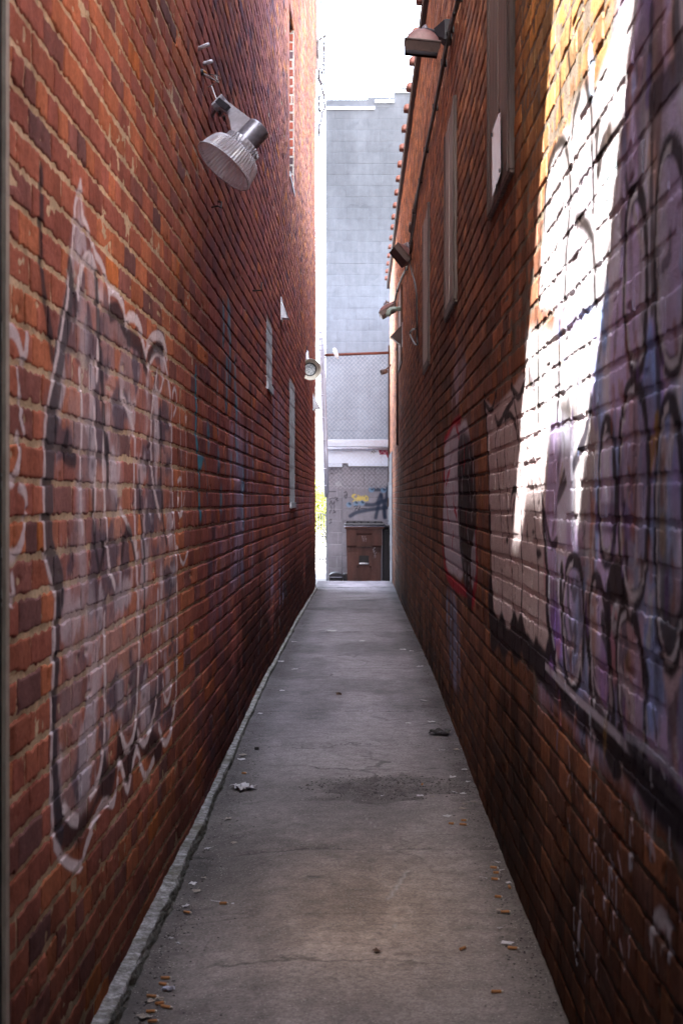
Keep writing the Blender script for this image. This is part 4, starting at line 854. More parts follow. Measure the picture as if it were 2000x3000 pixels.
def floodlight(label, Y, pc, d, sx=.20, sy=.15, box=None, boxs=.06, arm=True, up=(0, 1, 0), vis=None):
    c = P(pc[0], pc[1], Y); r = empty('floodlight', label, 'lamp', tuple(c)); Mx = aim((0, 0, 0), d, up)
    tr = MB(); a, b = sx / 2, sy / 2
    V = [(-a, -b, .0), (a, -b, 0), (a, b, 0), (-a, b, 0), (-a * .94, -b * .94, .055), (a * .94, -b * .94, .055), (a * .94, b * .94, .055), (-a * .94, b * .94, .055)]
    tr.add([Mx @ Vector(v) for v in V], [(0, 3, 2, 1), (0, 1, 5, 4), (1, 2, 6, 5), (2, 3, 7, 6), (3, 0, 4, 7)])
    tr.box((-a * 1.04, -b * 1.04, -.008), (a * 1.04, b * 1.04, .004), Mx, bev=.003); tr.build('frame', M_bronze, r)
    MB().add([Mx @ Vector((x, y, .045)) for x, y in ((-a * .9, -b * .9), (a * .9, -b * .9), (a * .9, b * .9), (-a * .9, b * .9))], [(0, 1, 2, 3)]).build('glass', M_lid, r)
    dm = MB(); V = []; fs = []; n = 12; m = 8
    for i in range(m + 1):
        for k in range(n + 1):
            u = -1 + 2 * k / n; t = math.pi * i / m; h = .072 * (1 - .25 * u * u) * math.sin(t) * (1 if abs(u) < 1 else .0) ; V.append(Mx @ Vector((a * .93 * math.cos(t), b * .93 * u, -.006 - max(h, 0) * (1 - abs(u) ** 6 * .6))))
    for i in range(m):
        for k in range(n): q = i * (n + 1) + k; fs.append((q, q + 1, q + n + 2, q + n + 1))
    dm.add(V, fs, True); dm.build('housing', M_brown, r)
    if box:
        bx = P(box[0], box[1], box[2]); w = Vector((WR, bx.y, bx.z))
        MB().box((WR - .045, bx.y - boxs, bx.z - boxs), (WR + .004, bx.y + boxs, bx.z + boxs), Matrix.Translation(-c), bev=.006).add([Vector(q) - c for q in ((WR - .045, bx.y - boxs * .9, bx.z - boxs * .9), (WR - .045, bx.y + boxs * .9, bx.z - boxs * .9), (WR - .045, bx.y + boxs * .9, bx.z + boxs * .9), (WR - .045, bx.y - boxs * .9, bx.z + boxs * .9), (WR - .095, bx.y - boxs * .25, bx.z - boxs * .2), (WR - .095, bx.y + boxs * .25, bx.z - boxs * .2), (WR - .095, bx.y + boxs * .25, bx.z + boxs * .3), (WR - .095, bx.y - boxs * .25, bx.z + boxs * .3))],
                       [(0, 1, 5, 4), (1, 2, 6, 5), (2, 3, 7, 6), (3, 0, 4, 7), (4, 5, 6, 7)]).build('junction_box', M_dark, r)
        e = Mx @ Vector((0, 0, -.09)); s = Vector((WR - .09, bx.y, bx.z)) - c
        MB().tube([s, s.lerp(Vector((e.x, e.y, s.z)), .75), e], [.014, .014, .017], 10).build('knuckle', M_aludark, r)
    return r
floodlight('domed purple-brown floodlight on a black junction box above the nearest boarded window', 8.35, (1236, 128), (-.10, .1, -1), .19, .19, (1300, 95, 8.4), .058)
floodlight('brown floodlight tilted toward the wall below a small round junction box', 14.4, (1177, 745), (-.75, -.35, -.62), .20, .17, (1188, 720, 14.6), .03)
floodlight('maroon floodlight tilted outward beside the pale green pipe elbow', 20.8, (1136, 908), (.50, -.25, -.85), .26, .18, (1146, 890, 21.2), .03)
b = MB().tube([(0, 0, 0), (.03, 0, .0)], .05, 14).tube([(0, 0, 0), (-.006, 0, 0)], [.05, .035], 14); o = b.build('junction_box', M_bronze); o.location = (WR - .03, 14.55, P(0, 667, 14.55).z); o['label'] = 'small round brown junction box above the second floodlight on the mural wall'; o['category'] = 'box'
c = P(1124, 1089, 24.6); r = empty('spotlight', 'small brown bullet spotlight projecting from the far end of the mural wall', 'lamp', tuple(c))
Mx = aim((0, 0, 0), (-.9, -.3, -.25)); MB().lathe([(0, -.06), (.035, -.055), (.042, -.02), (.045, .05), (.040, .05), (.036, .0)], Mx, 18).build('housing', M_bronze, r); MB().lathe([(0, .02), (.038, .02)], Mx, 18).build('lens', M_rust, r)
MB().tube([(0, 0, 0), Vector((WR, 24.7, c.z + .12)) - c], .014, 8).build('stem', M_bronze, r)
# pipe elbow
a = [P(1178, 907, 17.95)]; z = P(0, 905, 18).z
pts = [Vector((WR + .02, 18.0, z)), Vector((.40, 18.0, z)), Vector((.368, 18.0, z - .008)), Vector((.345, 18.0, z - .03)), Vector((.337, 18.0, z - .06)), Vector((.336, 18.0, z - .085))]
o = MB().tube(pts, [.026, .026, .029, .031, .031, .031], 14).build('pipe_elbow', M_pvc); o['label'] = 'pale green drain elbow sticking out of the mural wall and turning down'; o['category'] = 'pipe'
# cables
def on_r(px, py, off=.018):
    Y = (WR - off) * F / (px - VX); return Vector((WR - off, Y, CH + (VY - py) * Y / F))
def smooth3(A, k=5):
    A = [Vector(p) for p in A]; n = len(A); out = []
    for i in range(n - 1):
        p0, p1, p2, p3 = A[max(i - 1, 0)], A[i], A[i + 1], A[min(i + 2, n - 1)]
        for j in range(k):
            t = j / k; out.append(.5 * ((2 * p1) + (-p0 + p2) * t + (2 * p0 - 5 * p1 + 4 * p2 - p3) * t * t + (-p0 + 3 * p1 - 3 * p2 + p3) * t ** 3))
    return out + [A[-1]]
main = smooth3([on_r(*q) for q in ((1352, -60), (1340, 5), (1326, 55), (1312, 105), (1302, 160), (1291, 225), (1276, 300), (1262, 370), (1247, 440), (1238, 490), (1228, 540), (1217, 590), (1209, 640), (1205, 690), (1202, 740), (1192, 780), (1176, 815), (1163, 850), (1155, 885), (1151, 900))])
o = MB().tube(main, .013, 8).build('power_cable', M_cable); o['label'] = 'thick black power cable running under the eaves past all the floodlights'; o['category'] = 'cable'
q2 = smooth3([on_r(*q, .03) for q in ((1330, 40), (1316, 95), (1296, 190), (1272, 320), (1250, 420), (1232, 510), (1222, 580), (1216, 640), (1206, 700), (1200, 750), (1204, 790), (1214, 825), (1219, 860), (1220, 900), (1221, 950), (1221, 990), (1222, 1008), (1217, 1010), (1210, 1000), (1203, 985), (1201, 975), (1206, 967), (1219, 962))])
o = MB().tube(q2, .008, 6).build('loose_cable', M_cable); o['label'] = 'thin loose black cable hanging down the mural wall and ending in a coil'; o['category'] = 'cable'
cp = MB()
for k in range(4, len(main) - 4, 9):
    p = main[k]; cp.box((WR - .034, p.y - .012, p.z - .02), (WR + .002, p.y + .012, p.z + .02))
cp.each('clip', M_cable, bpy.data.objects['power_cable'])
# hooks and stubs on the orange brick wall
def stub(label, px, py, pts, r=.006, mat=M_hook, cat='hook', name='wall_hook'):
    Y = WL * F / (VX - px); z = CH + (VY - py) * Y / F
    o = MB().tube(pts, r, 8).build(name, mat); o.location = (-WL, Y, z); o['label'] = label; o['category'] = cat; return o
stub('small black square-cornered hook below the barn light on the orange brick wall', 617, 610, [(-.01, 0, 0), (.035, -.05, 0), (.04, -.04, .0), (.045, .0, .002), (.045, .02, .03), (.03, .04, .035)], .0035)
stub('short grey pipe stub highest on the orange brick wall, above the loose wires', 578, 151, [(-.02, 0, 0), (.05, -.06, .01)], .008, M_alu, 'bolt', 'wall_bolt')
stub('short grey bolt just under the pipe stub, above the loose wires', 592, 192, [(-.02, 0, 0), (.045, -.06, .0)], .008, M_alu, 'bolt', 'wall_bolt')
stub('small black hook on the orange brick wall between barn light and vent hood', 740, 852, [(-.01, 0, 0), (.05, -.02, 0), (.055, .0, .05)], .005)
# vine and far corner pipe
o = MB().tube([(-WL + .02, L1 + .08, P(0, 205, 22.2).z), (-WL + .02, L1 + .08, 9.6)], .03, 10).build('downspout', M_sheet); o['label'] = 'pale downspout at the top of the far corner of the orange brick building'; o['category'] = 'pipe'
V_ = MB(); rv = random.Random(4); lf = MB()
def twig(p, d, n, r):
    pts = [Vector(p)]; d = Vector(d)
    for i in range(n):
        d = (d + Vector((rv.uniform(-.5, .5), rv.uniform(-.4, .4), rv.uniform(-.35, .35)))).normalized(); q = pts[-1] + d * rv.uniform(.04, .09)
        if q.x > -.50: q.x = -.51 - rv.uniform(0, .02)
        if q.x < -.61: q.x = -.60
        pts.append(q)
    V_.tube(pts, [r * (1 - .6 * i / n) for i in range(n + 1)], 5)
    for p in pts[2:]:
        if rv.random() < .35:
            a = rv.uniform(0, 6.3); s = rv.uniform(.012, .03); u = Vector((math.cos(a), .3, math.sin(a))) * s; w = Vector((-math.sin(a), .2, math.cos(a))) * s * .6; lf.add([p, p + u * .5 + w, p + u, p + u * .5 - w], [(0, 1, 2, 3)])
    return pts
for (x0, z0, n, s) in ((937, 395, 9, 1), (940, 330, 12, 1), (936, 300, 8, -1), (938, 250, 14, 1), (940, 215, 10, 1), (935, 215, 8, -1), (942, 150, 12, 1), (938, 120, 8, 1), (943, 60, 12, 1), (940, 10, 10, 1), (940, 190, 10, -1), (936, 180, 8, 1)):
    twig(P(x0, z0, 22.6), (rv.uniform(-.4, .4), 0, s), n, .011)
twig(P(934, 400, 22.5), (0, 0, 1), 60, .014); twig(P(941, 330, 22.6), (0, 0, 1), 45, .011); 
vo = V_.build('vine', simple('bare_vine_stem', (.07, .055, .07), .8)); vo['label'] = 'thin nearly bare vine hanging at the far top corner of the orange brick building'; vo['category'] = 'plant'
lf.build('leaves', simple('vine_leaf', (.16, .2, .08), .6), vo)

# ---------------------------------------------------------------- far end: gate, garage, tall block building
YT = 27.6
def pal_block(rg, n): return np.array([[.265, .295, .36]]) * (.96 + .07 * rg.random((n, 1)))
def dirt_shade_block(u, v):
    p = sst(fbm(u * 3.2, v * 1.4, 401, 3), .52, .66); q = sst(fbm(u * 1.4, v * .7, 402, 3), .55, .7)
    f = (1 + .14 * p - .10 * q) * (1 - .52 * sst(v, 3.2, 7.2)) * (1 - .12 * (1 - sst(v, 2., 3.2)) * 0); return np.stack([f, f, f * .98], 1)  # top darkened in the colour to hold back the strong light there
tb = empty('block_building', 'tall windowless pale grey concrete block building closing the view above the garage', 'building', (0, YT, 0))
xl = (954 - VX) * YT / F; ztp = CH + (VY - 305) * YT / F
w = masonry('wall', lambda u, v, d: (u, YT - d, v), False, xl, 1.3, 1.5, ztp + .3, .2, .4, .005, lambda u, v: (3, 2), pal_block, dirt_shade_block, top=lambda x: ztp - .2 + (.2 if x > .25 else 0) + (.13 if x > .62 else 0), header=0, seed=31, bev=.0012, mort=(.255, .285, .35), mdepth=.0015, mnoise=.0015,
            mgrid=((-3, .62, .08, .06), (.62, 9, .08, .06)), rough=.0008, warp=.002, jag=.5, mats=[M_block, M_block], jit=.003); under(w, tb)
b = MB().box((xl + .005, YT + .045, -.5), (12, YT + 12, ztp - .11)).box((1.25, YT + .02, -.5), (12, YT + .0449, ztp + .2)); under(b.build('core', M_blockp), tb)
b = MB()
for (x0, x1, dz) in ((xl - .01, .27, .0), (.2705, .62, .12), (.6205, 1.3, .30)): b.box((x0, YT - .03, ztp - .10 + dz), (x1, YT + .3, ztp - .05 + dz))
[under(q, tb) for q in b.each('coping', M_fascia)]
gr = empty('block_garage', 'low grey concrete block garage with white metal fascia and spray paint behind the brown bin', 'building', (0, YG, 0))
xg = (961 - VX) * YG / F; xj = (1002 - VX) * YG / F; ztg = CH + (VY - 1368) * YG / F
def pal_g(rg, n): return np.array([[.26, .255, .30]]) * (.93 + .14 * rg.random((n, 1)))
def dirt_shade_g(u, v):
    f = 1 - .35 * (1 - sst(v, -.1, .7)) * (.5 + .5 * fbm(u * 4, v * 4, 411, 3)) + .12 * sst(fbm(u * 2, v * 2, 412, 3), .5, .65); return np.stack([f, f, f], 1)  # foot darkened: shadow around the bin painted into the block colour
lodg = lambda u, v: (24, 12) if v > .5 else (6, 4)
w = masonry('wall', lambda u, v, d: (u, YG - d, v), False, xj + .005, .62, -.5, ztg, .2, .4, .008, lodg, pal_g, dirt_shade_g, header=0, seed=41, paint=PG, mort=(.22, .22, .26), mdepth=.003, mnoise=.0015, mgrid=((-3, 9, .02, .015),), rough=.0008, warp=.0, jag=.5, mats=[M_block, M_block], jit=.003); under(w, gr)
w = masonry('pilaster', lambda u, v, d: (u, YG + .03 - d, v), False, xg, xj, -.5, ztg, .2, .4, .008, lodg, pal_g, dirt_shade_g, header=0, seed=42, paint=PG, mort=(.34, .34, .39), mdepth=.002, mnoise=.001, mgrid=((-3, 9, .02, .015),), rough=.0008, warp=.0, jag=.5, mats=[M_block, M_block], jit=.003); under(w, gr)
b = MB().box((xg + .004, YG + .06, -.5), (2.5, YT - .05, ztg + .3)).box((.6, YG + .01, -.5), (2.5, YG + .0599, ztg)); under(b.build('core', M_blockp), gr)
zf1 = CH + (VY - 1288) * YG / F; xm0 = (1002 - VX) * YG / F; xm1 = (1020 - VX) * YG / F
b = MB().box((xg - .02, YG - .05, ztg + .0), (xm0, YG + .09, ztg + .02)).box((xm1, YG - .07, ztg + .012), (.64, YG + .09, ztg + .035)).box((xg - .02, YG - .045, ztg + .021), (xm0 - .001, YG + .05, ztg + .06)).box((xm1, YG - .06, ztg + .036), (.64, YG + .05, ztg + .065))
b.box((xg - .02, YG + .02, ztg + .066), (.64, YG + .3, zf1 - .17)).box((xg - .03, YG - .03, zf1 - .12), (.64, YG + .3, zf1), bev=.004); under(b.build('fascia', M_fascia), gr)
b = MB().tube([(xg - .02, YG - .02, zf1 - .15), (.62, YG - .02, zf1 - .155)], .024, 10); under(b.build('gutter_pipe', M_galv), gr)
b = MB(); ra = random.Random(3)
pts = [P(x, y, YG - .01 + .02) for x, y in ((1107, 1313), (1118, 1309), (1139, 1315), (1139, 1348), (1130, 1332), (1112, 1332))]
b.add([Vector((p.x, YG + .0165, p.z)) for p in pts][::-1], [tuple(range(len(pts)))]); under(b.build('red_paint', simple('red_spray', (.35, .015, .07), .6)), gr)
b = MB()
for k in range(10): x, y = ra.uniform(1086, 1100), ra.uniform(1320, 1328); p = P(x, y, YG); b.box((p.x - .006, YG + .0125, p.z - .006), (p.x + .008, YG + .0165, p.z + .006))
[under(q, gr) for q in b.each('black_mark', M_cable)]
# chain link gate hung on the mural wall
YC = 25.4
cg = empty('chain_link_gate', 'raised chain link gate with rusty top rail and two strapped grey posts', 'gate', (0, YC, 0))
def PC(x, y, dy=0): p = P(x, y, YC + dy); return Vector((p.x, p.y - YC, p.z))
b = MB().tube([PC(937.5, 974), PC(941, 1040), PC(946, 1200), PC(951, 1330), PC(955.5, 1457)], .034, 14).tube([PC(937.5, 973), PC(937.5, 968)], [.036, .008], 14); b.build('post', M_galv, cg)
b = MB().tube([PC(948.5, 960, -.03), PC(948.8, 1040, -.03), PC(953, 1200, -.03), PC(957, 1330, -.03), PC(960.5, 1446, -.03)], .019, 12).tube([PC(948.5, 960, -.03), PC(948.5, 955, -.03)], [.022, .005], 12); b.build('post', M_galv, cg)
b = MB()
for y in (992, 1010, 1025, 1048, 1117, 1158, 1225, 1290, 1374, 1424):
    t = (y - 974) / (1457 - 974); x = 937.5 + 18 * t; q = PC(x, y); b.tube([q + Vector((0, 0, -.012)), q + Vector((0, 0, .012))], .040, 14); q2 = PC(949 + 11 * t, y, -.03); b.box((min(q.x, q2.x), q.y - .035, q.z - .01), (max(q.x, q2.x) + .02, q.y + .0, q.z + .01))
b.each('strap', M_galv, cg)
b = MB().tube([PC(950, 1040.5), PC(1138, 1033.5)], .023, 12); b.build('top_rail', M_rust, cg)
b = MB().tube([PC(1144, 1190), PC(1145, 1415)], .02, 8).box((.46, -.03, PC(0, 1472).z - .07), (.50, .03, PC(0, 1472).z + .07)).box((.47, -.02, PC(0, 1412).z), (.5, .02, PC(0, 1012).z)); b.build('hinge_stile', M_bronze, cg)
b = MB(); dx = .0365; x0 = PC(952, 0).x; x1 = PC(1137, 0).x; zt = PC(0, 1037).z; zb = PC(0, 1436).z; N = int((x1 - x0) / dx); rows = int((zt - zb) / dx)
for k in range(N + 1):                                               # each wire is a zigzag column, woven with its neighbours
    if k >= N: break
    xa = x0 + k * dx; pts = []; rr = rows - (0 if k > 2 else 1)
    for j in range(rr + 1):
        x = xa + (dx if (j + k) % 2 else 0) + .003 * math.sin(j * .7 + k); pts.append((x, .004 * (1 if j % 2 else -1), zt - j * dx))
    b.tube(pts, .0024, 3, caps=False)
b.build('chain_link_mesh', simple('zinc_wire', (.62, .63, .70), .45, .5, .1, 60, 0), cg)
o = MB()
Bx = P(983, 1034, YC - .05); Rt = Matrix.Translation(Bx) @ Matrix.Rotation(-.32, 4, 'Y')
o.tube([Rt @ Vector((0, 0, z)) for z in (-.07, -.05, .05, .075, .085)], [.03, .034, .034, .022, .02], 14); q = o.build('plastic_bottle', clear_mat('clear_plastic', (.8, .82, .86), .55, .15)); q['label'] = 'clear plastic bottle stuck on the rusty top rail of the chain link gate'; q['category'] = 'bottle'
MB().tube([Rt @ Vector((0, 0, -.072)), Rt @ Vector((0, 0, -.105))], .015, 12).build('cap', M_white, q)

# ---------------------------------------------------------------- wheelie bin
YB = 24.95; zb = -.2; zl = P(0, 1541, YB).z; xc = P(1066, 0, YB).x
bn = empty('wheelie_bin', 'tall brown wheelie bin with dark lid and white scrawl before the grey garage', 'bin', (xc, YB, zb)); H = zl - zb
hw = lambda z: .268 + .024 * z / H
def slab(m, x0, x1, z0, z1, y0, y1, bev=.008): m.box((x0, y0, z0), (x1, y1, z1), bev=bev)
m = MB(); V = []; NS = 14
def prof(z, k):                                                       # rounded front with a slightly bulged belly
    a = hw(z); t = k / (NS - 1) * 2 - 1; return (a * t, .03 * (1 - z / H) - .028 * (1 - abs(t) ** 5) - .0, z)
zsn = (.0, .03, .2, .42, .62, .70, .72, H)
for z in zsn: V += [prof(z, k) for k in range(NS)] + [(hw(z), .62, z), (-hw(z), .62, z)]
n = NS + 2; fs = [(l * n + i, l * n + (i + 1) % n, l * n + n + (i + 1) % n, l * n + n + i) for l in range(len(zsn) - 1) for i in range(n)] + [tuple(range(n - 1, -1, -1))]
m.add(V, fs)
def bulge(x0, x1, z0, z1, d0, d1, taper=0):                            # moulded shoulder: flares out upward, undercut at its foot
    m.add([(x0 + .012, -.02, z0), (x1 - .012, -.02, z0), (x1, -d0, z0 + .03), (x0, -d0, z0 + .03), (x1, -d1, z1), (x0, -d1, z1), (x1, .02, z1), (x0, .02, z1), (x0, .02, z0 + .03), (x1, .02, z0 + .03)],
          [(0, 1, 2, 3), (3, 2, 4, 5), (5, 4, 6, 7), (0, 3, 8), (3, 5, 7, 8), (1, 9, 2), (2, 9, 6, 4)])
bulge(-.285, -.128, .69, H - .02, .062, .070); bulge(.132, .290, .69, H - .02, .062, .070); bulge(-.1285, .1325, .885, H - .02, .050, .062)
bulge(-.262, -.125, .0, .60, .045, .040); bulge(.120, .262, .0, .60, .045, .040); bulge(-.118, -.088, .36, .60, .040, .038); bulge(.082, .114, .36, .60, .040, .038)
m.build('body', M_bin, bn)
MB().box((-.082, -.0245, .44), (.078, -.018, .555)).box((-.128, -.047, .70 - .012), (.133, -.0205, .70 - .004)).each('recess', M_cable, bn)  # black plates stand in for shade in the grip and shoulder gap
MB().tube([(-.078, -.034, .425), (.078, -.034, .425)], .013, 12).build('lift_bar', M_sheet, bn)
MB().box((-.318, -.098, H - .045), (.334, .64, H - .004), bev=.014).build('rim', M_rim, bn)
l = MB().box((-.325, -.112, H + .0), (.340, .66, H + .044), bev=.016)
for k in range(5): l.box((-.26 + k * .115, -.055, H + .0445), (-.26 + k * .115 + .085, .60, H + .060), bev=.004)
l.box((-.29, -.075, H + .0445), (.30, -.062, H + .060)).box((-.29, .61, H + .0445), (.30, .63, H + .07)); l.build('lid', M_lid, bn); MB().tube([(-.320, -.106, H - .002), (.336, -.106, H - .002)], .0055, 8).build('lid_edge', M_galv, bn)
for s in (-1, 1):
    wt = MB().tube([(s * .24 - .025, .60, .11), (s * .24 + .025, .60, .11)], .11, 20).build('wheel', M_cable, bn)
MB().tube([(.30, .66, H - .03), (.37, .70, H - .06), (.36, .72, H - .1)], .016, 8).build('handle', M_lid, bn)
tg = MB(); S = lambda x, y: Vector(((x / 3.92 + 850 - VX) * YB / F - xc, -.0385 if y > 1170 else -.0225, CH + (VY - 1300 - y / 3.92) * YB / F - zb))
for L in ([(955, 1185), (975, 1190), (950, 1215), (965, 1240), (978, 1225), (955, 1235), (970, 1270), (985, 1245), (960, 1290), (985, 1280), (955, 1310), (985, 1300)], [(960, 1320), (958, 1335), (970, 1340)], [(825, 1055), (835, 1130), (842, 1060), (850, 1120)], [(862, 1060), (868, 1125)], [(855, 1095), (880, 1090)]):
    tg.tube([S(*q) for q in L], .0032 if L[0][1] > 1170 else .002, 4)
tg.each('marker_stroke', M_chalk, bn)
xb2 = P(1133, 0, 25.2).x; b2 = empty('wheelie_bin', 'black wheelie bin mostly hidden behind the brown bin, against the mural wall', 'bin', (xb2, 25.0, zb))
MB().box((-.07, .0, 0), (.055, .5, 1.0), bev=.015).build('body', M_lid, b2); MB().box((-.09, -.03, 1.001), (.07, .52, 1.05), bev=.01).tube([(-.08, -.05, .96), (.04, -.05, .95)], .012, 8).build('lid', M_lid, b2)
# low black storage lid left of the bin
bx = empty('plastic_crate', 'low black plastic box with rounded lid on the ground left of the brown bin', 'box', (P(984, 0, 24.85).x, 24.85, -.2))
m = MB(); n = 10; V = []
for y in (0, .5):
    for k in range(n + 1):
        a = math.pi * k / n; V.append((-.115 * math.cos(a) * (1 if 0 < k < n else 1.02), y, .2 + .075 * math.sin(a) ** .6))
m.add(V, [(k, k + 1, n + 2 + k, n + 1 + k)[::-1] for k in range(n)] + [tuple(range(n + 1))], False); m.box((-.125, -.01, .185), (.125, .51, .2), bev=.003); m.build('lid', M_dark, bx)
MB().box((-.11, .0, 0), (.11, .5, .184), bev=.01).box((.12, .15, .0), (.25, .45, .26), bev=.01).build('body', M_lid, bx)
MB().box((-.1, -.014, .203), (.1, -.0005, .212)).build('trim', M_galv, bx)

# ---------------------------------------------------------------- beyond, down the slope on the left
YI = 46.0; zg = -.80
ig = empty('iron_gate', 'black wrought iron gate with arched top standing open beyond the iron gate', 'gate', (0, YI, 0))
def PI(x, y, Y=YI): p = P(x, y, Y); return Vector((p.x, 0, p.z))
b = MB()
for x in (921, 929, 937, 945, 953, 961):
    ty = 1503 + (x - 935) ** 2 * .018
    b.tube([PI(x, ty), PI(x, 1662)], .014, 6)
b.each('bar', M_iron, ig)
b = MB().tube([PI(x, 1503 + (x - 935) ** 2 * .018) for x in range(915, 968, 4)], .02, 6).tube([PI(915, 1572), PI(966, 1572)], .024, 6).tube([PI(915, 1658), PI(962, 1658)], .02, 6)
b.tube([PI(927, 1541), PI(938, 1544), PI(947, 1552), PI(952, 1562)], .016, 6).tube([PI(930, 1585), PI(940, 1600), PI(948, 1606), PI(956, 1600)], .014, 6); b.each('rail', M_iron, ig)
M_ke = simple('pale_concrete_kerb', (.42, .40, .38), .8, 0, .2, 20, .2)  # the kerbs' own pale concrete colour
for (Y, py, h, lab) in ((41, 1644, .16, 'nearer pale curved concrete kerb beyond the iron gate'), (50, 1630, .2, 'farther pale curved concrete kerb beyond the iron gate')):
    b = MB(); pts = [P(x, py + .006 * (x - 945) ** 2 * .5, Y) for x in range(890, 1010, 12)]
    g = float(np.interp(Y, yy, zz))
    for a, c in zip(pts[:-1], pts[1:]):
        ya, yc = Y + 4 * abs(a.x - P(945, 0, Y).x) ** 1, Y + 4 * abs(c.x - P(945, 0, Y).x); b.add([(a.x, ya, g - .05), (c.x, yc, g - .05), (c.x, yc, g + h), (a.x, ya, g + h), (c.x, yc + .35, g + h), (a.x, ya + .35, g + h)], [(0, 1, 2, 3), (3, 2, 4, 5)])
    o = b.build('kerb', M_ke); o['label'] = lab; o['category'] = 'kerb'
o = MB().box((-8, 66, -1.3), (3, 66.3, .05), bev=.02).box((-8, 65.9, .05), (3, 66.4, .15)).build('garden_wall', simple('white_garden_wall', (.6, .58, .56), .8)); o['label'] = 'low white wall across the street beyond the iron gate'; o['category'] = 'wall'
def leaf_mat(n, c):
    t = NT(n); a = t.noise(1.6, 3); k = t.mix(1., c, t.ramp(a, (.3, .55), (.7, 1.5)), 'MULTIPLY'); t.b.inputs['Subsurface Weight'].default_value = 0; return t.fin(k, .6)
M_leafs = [leaf_mat('yellow_green_leaves', (.17, .20, .035)), leaf_mat('green_leaves', (.09, .14, .03))]; M_bark = simple('bark', (.10, .075, .055), .9, 0, .3, 20, .4)
def tree(label, x, y, g, h, rad, nl, mat, seed):
    r = empty('tree', label, 'tree', (x, y, g), 'trees beyond the iron gate'); rr = random.Random(seed); tr = MB(); tr.tube([(0, 0, 0), (.05, 0, h * .3), (.0, .05, h * .6)], [.12, .09, .05], 8); cl = []
    for k in range(8):
        a = rr.uniform(0, 6.3); e = Vector((math.cos(a) * rad * rr.uniform(.4, .8), math.sin(a) * rad * rr.uniform(.4, .8), h * rr.uniform(.5, .95))); tr.tube([(0, 0, h * .3), tuple(e * .5 + Vector((0, 0, h * .2))), tuple(e)], [.05, .035, .015], 5); cl += [e, e * .6 + Vector((0, 0, h * .25)), e + Vector((rr.uniform(-.4, .4), rr.uniform(-.4, .4), -.3))]
    tr.build('trunk', M_bark, r); rg = np.random.default_rng(seed); C = np.array([tuple(c) for c in cl]); k = rg.integers(0, len(C), nl); P0 = C[k] + rg.normal(0, rad * .20, (nl, 3)); s = rg.uniform(.03, .07, (nl, 1))
    A = rg.normal(0, 1, (nl, 3)); A /= np.linalg.norm(A, axis=1, keepdims=True); B = np.cross(A, rg.normal(0, 1, (nl, 3))); B /= np.linalg.norm(B, axis=1, keepdims=True)
    V = np.stack([P0 - A * s, P0 + B * s * .5, P0 + A * s, P0 - B * s * .5], 1).reshape(-1, 3); obj('crown', npmesh('crown', V, np.arange(nl * 4).reshape(-1, 4), False), mat, r)
tree('yellow-green leafy tree seen over the iron gate, nearest the alley', -1.75, 57, -1.0, 3.1, 1.3, 9000, M_leafs[0], 3)
tree('darker green tree behind the yellow-green one past the iron gate', -3.3, 72, -1.15, 3.2, 1.8, 9000, M_leafs[1], 4)
tree('small pale shrub-like tree close to the garage corner past the iron gate', -.9, 60, -1.05, 2.4, .9, 5000, M_leafs[0], 5)
tw = empty('utility_line', 'pair of thin overhead wires crossing the white sky beyond the left building corner', 'wire', (0, 40, 0))
MB().tube([(-8, 0, P(0, 1320, 40).z - .3), (-1.0, 0, P(0, 1325, 40).z), (4, 8, P(0, 1325, 40).z)], .012, 5).tube([(-8, 0, P(0, 1363, 40).z - .2), (-1.0, 0, P(0, 1363, 40).z), (4, 8, P(0, 1363, 40).z)], .010, 5).each('wire', M_cable, tw)

# ---------------------------------------------------------------- unseen slabs added over the alley mouth to cut out the strip of sun
HC = CH + 4.0; OY0, OY1 = .44, 1.93
cp_ = empty('sun_blocker', 'unseen slabs added over the alley mouth to shape the sun patch', 'blocker', (0, 0, HC))
m = MB(); m.box((-12.3, -12.6, -.05), (-WL, L0 - .014, .0)); m.box((-WL + .0002, -12.6, .0), (WR - .01, OY0, .05)); m.box((-WL + .0002, OY1, .0), (WR + .6, L0 + 1.05, .05)); m.box((-WL - .1, OY1 + .02, .051), (-WL - .002, L0 - .0141, 4.2))
pf = [(1.93, 0), (1.70, .004), (1.52, .15), (1.16, .147), (1.08, .02), (.98, .30), (.53, .298), (.47, .06), (.41, .0)]; up = MB(); k = len(pf)  # added profile, shaped to notch the lower end of the sun patch
up.add([(-WL - .05, y, z + .0005) for y, z in pf] + [(-WL - .002, y, z + .0005) for y, z in pf] + [(-WL - .05, y, -.02) for y, z in pf] + [(-WL - .002, y, -.02) for y, z in pf], [(i, i + 1, k + i + 1, k + i) for i in range(k - 1)] + [(i, 2 * k + i, 2 * k + i + 1, i + 1) for i in range(k - 1)] + [(k + i, k + i + 1, 3 * k + i + 1, 3 * k + i) for i in range(k - 1)]); up.build('sun_notch_strip', M_band, cp_)
m.build('sun_slab', M_band, cp_)
MB().tube([(-12, -12.4, 0), (-12, -12.4, -HC)], .06).tube([(-3.2, -12.4, 0), (-3.2, -12.4, -HC)], .06).each('post', M_bronze, cp_)

bk = MB().box((-14, -15, -.1), (9, -13.3, 7)).box((-14, -13.0, -.1), (-12.6, 2.7, 7)); o = bk.build('light_shield', M_upper); o['label'] = 'unseen brick mass added to darken the alley mouth, behind the added canopy'; o['category'] = 'building'  # off-frame mass added to keep light away from the alley mouth

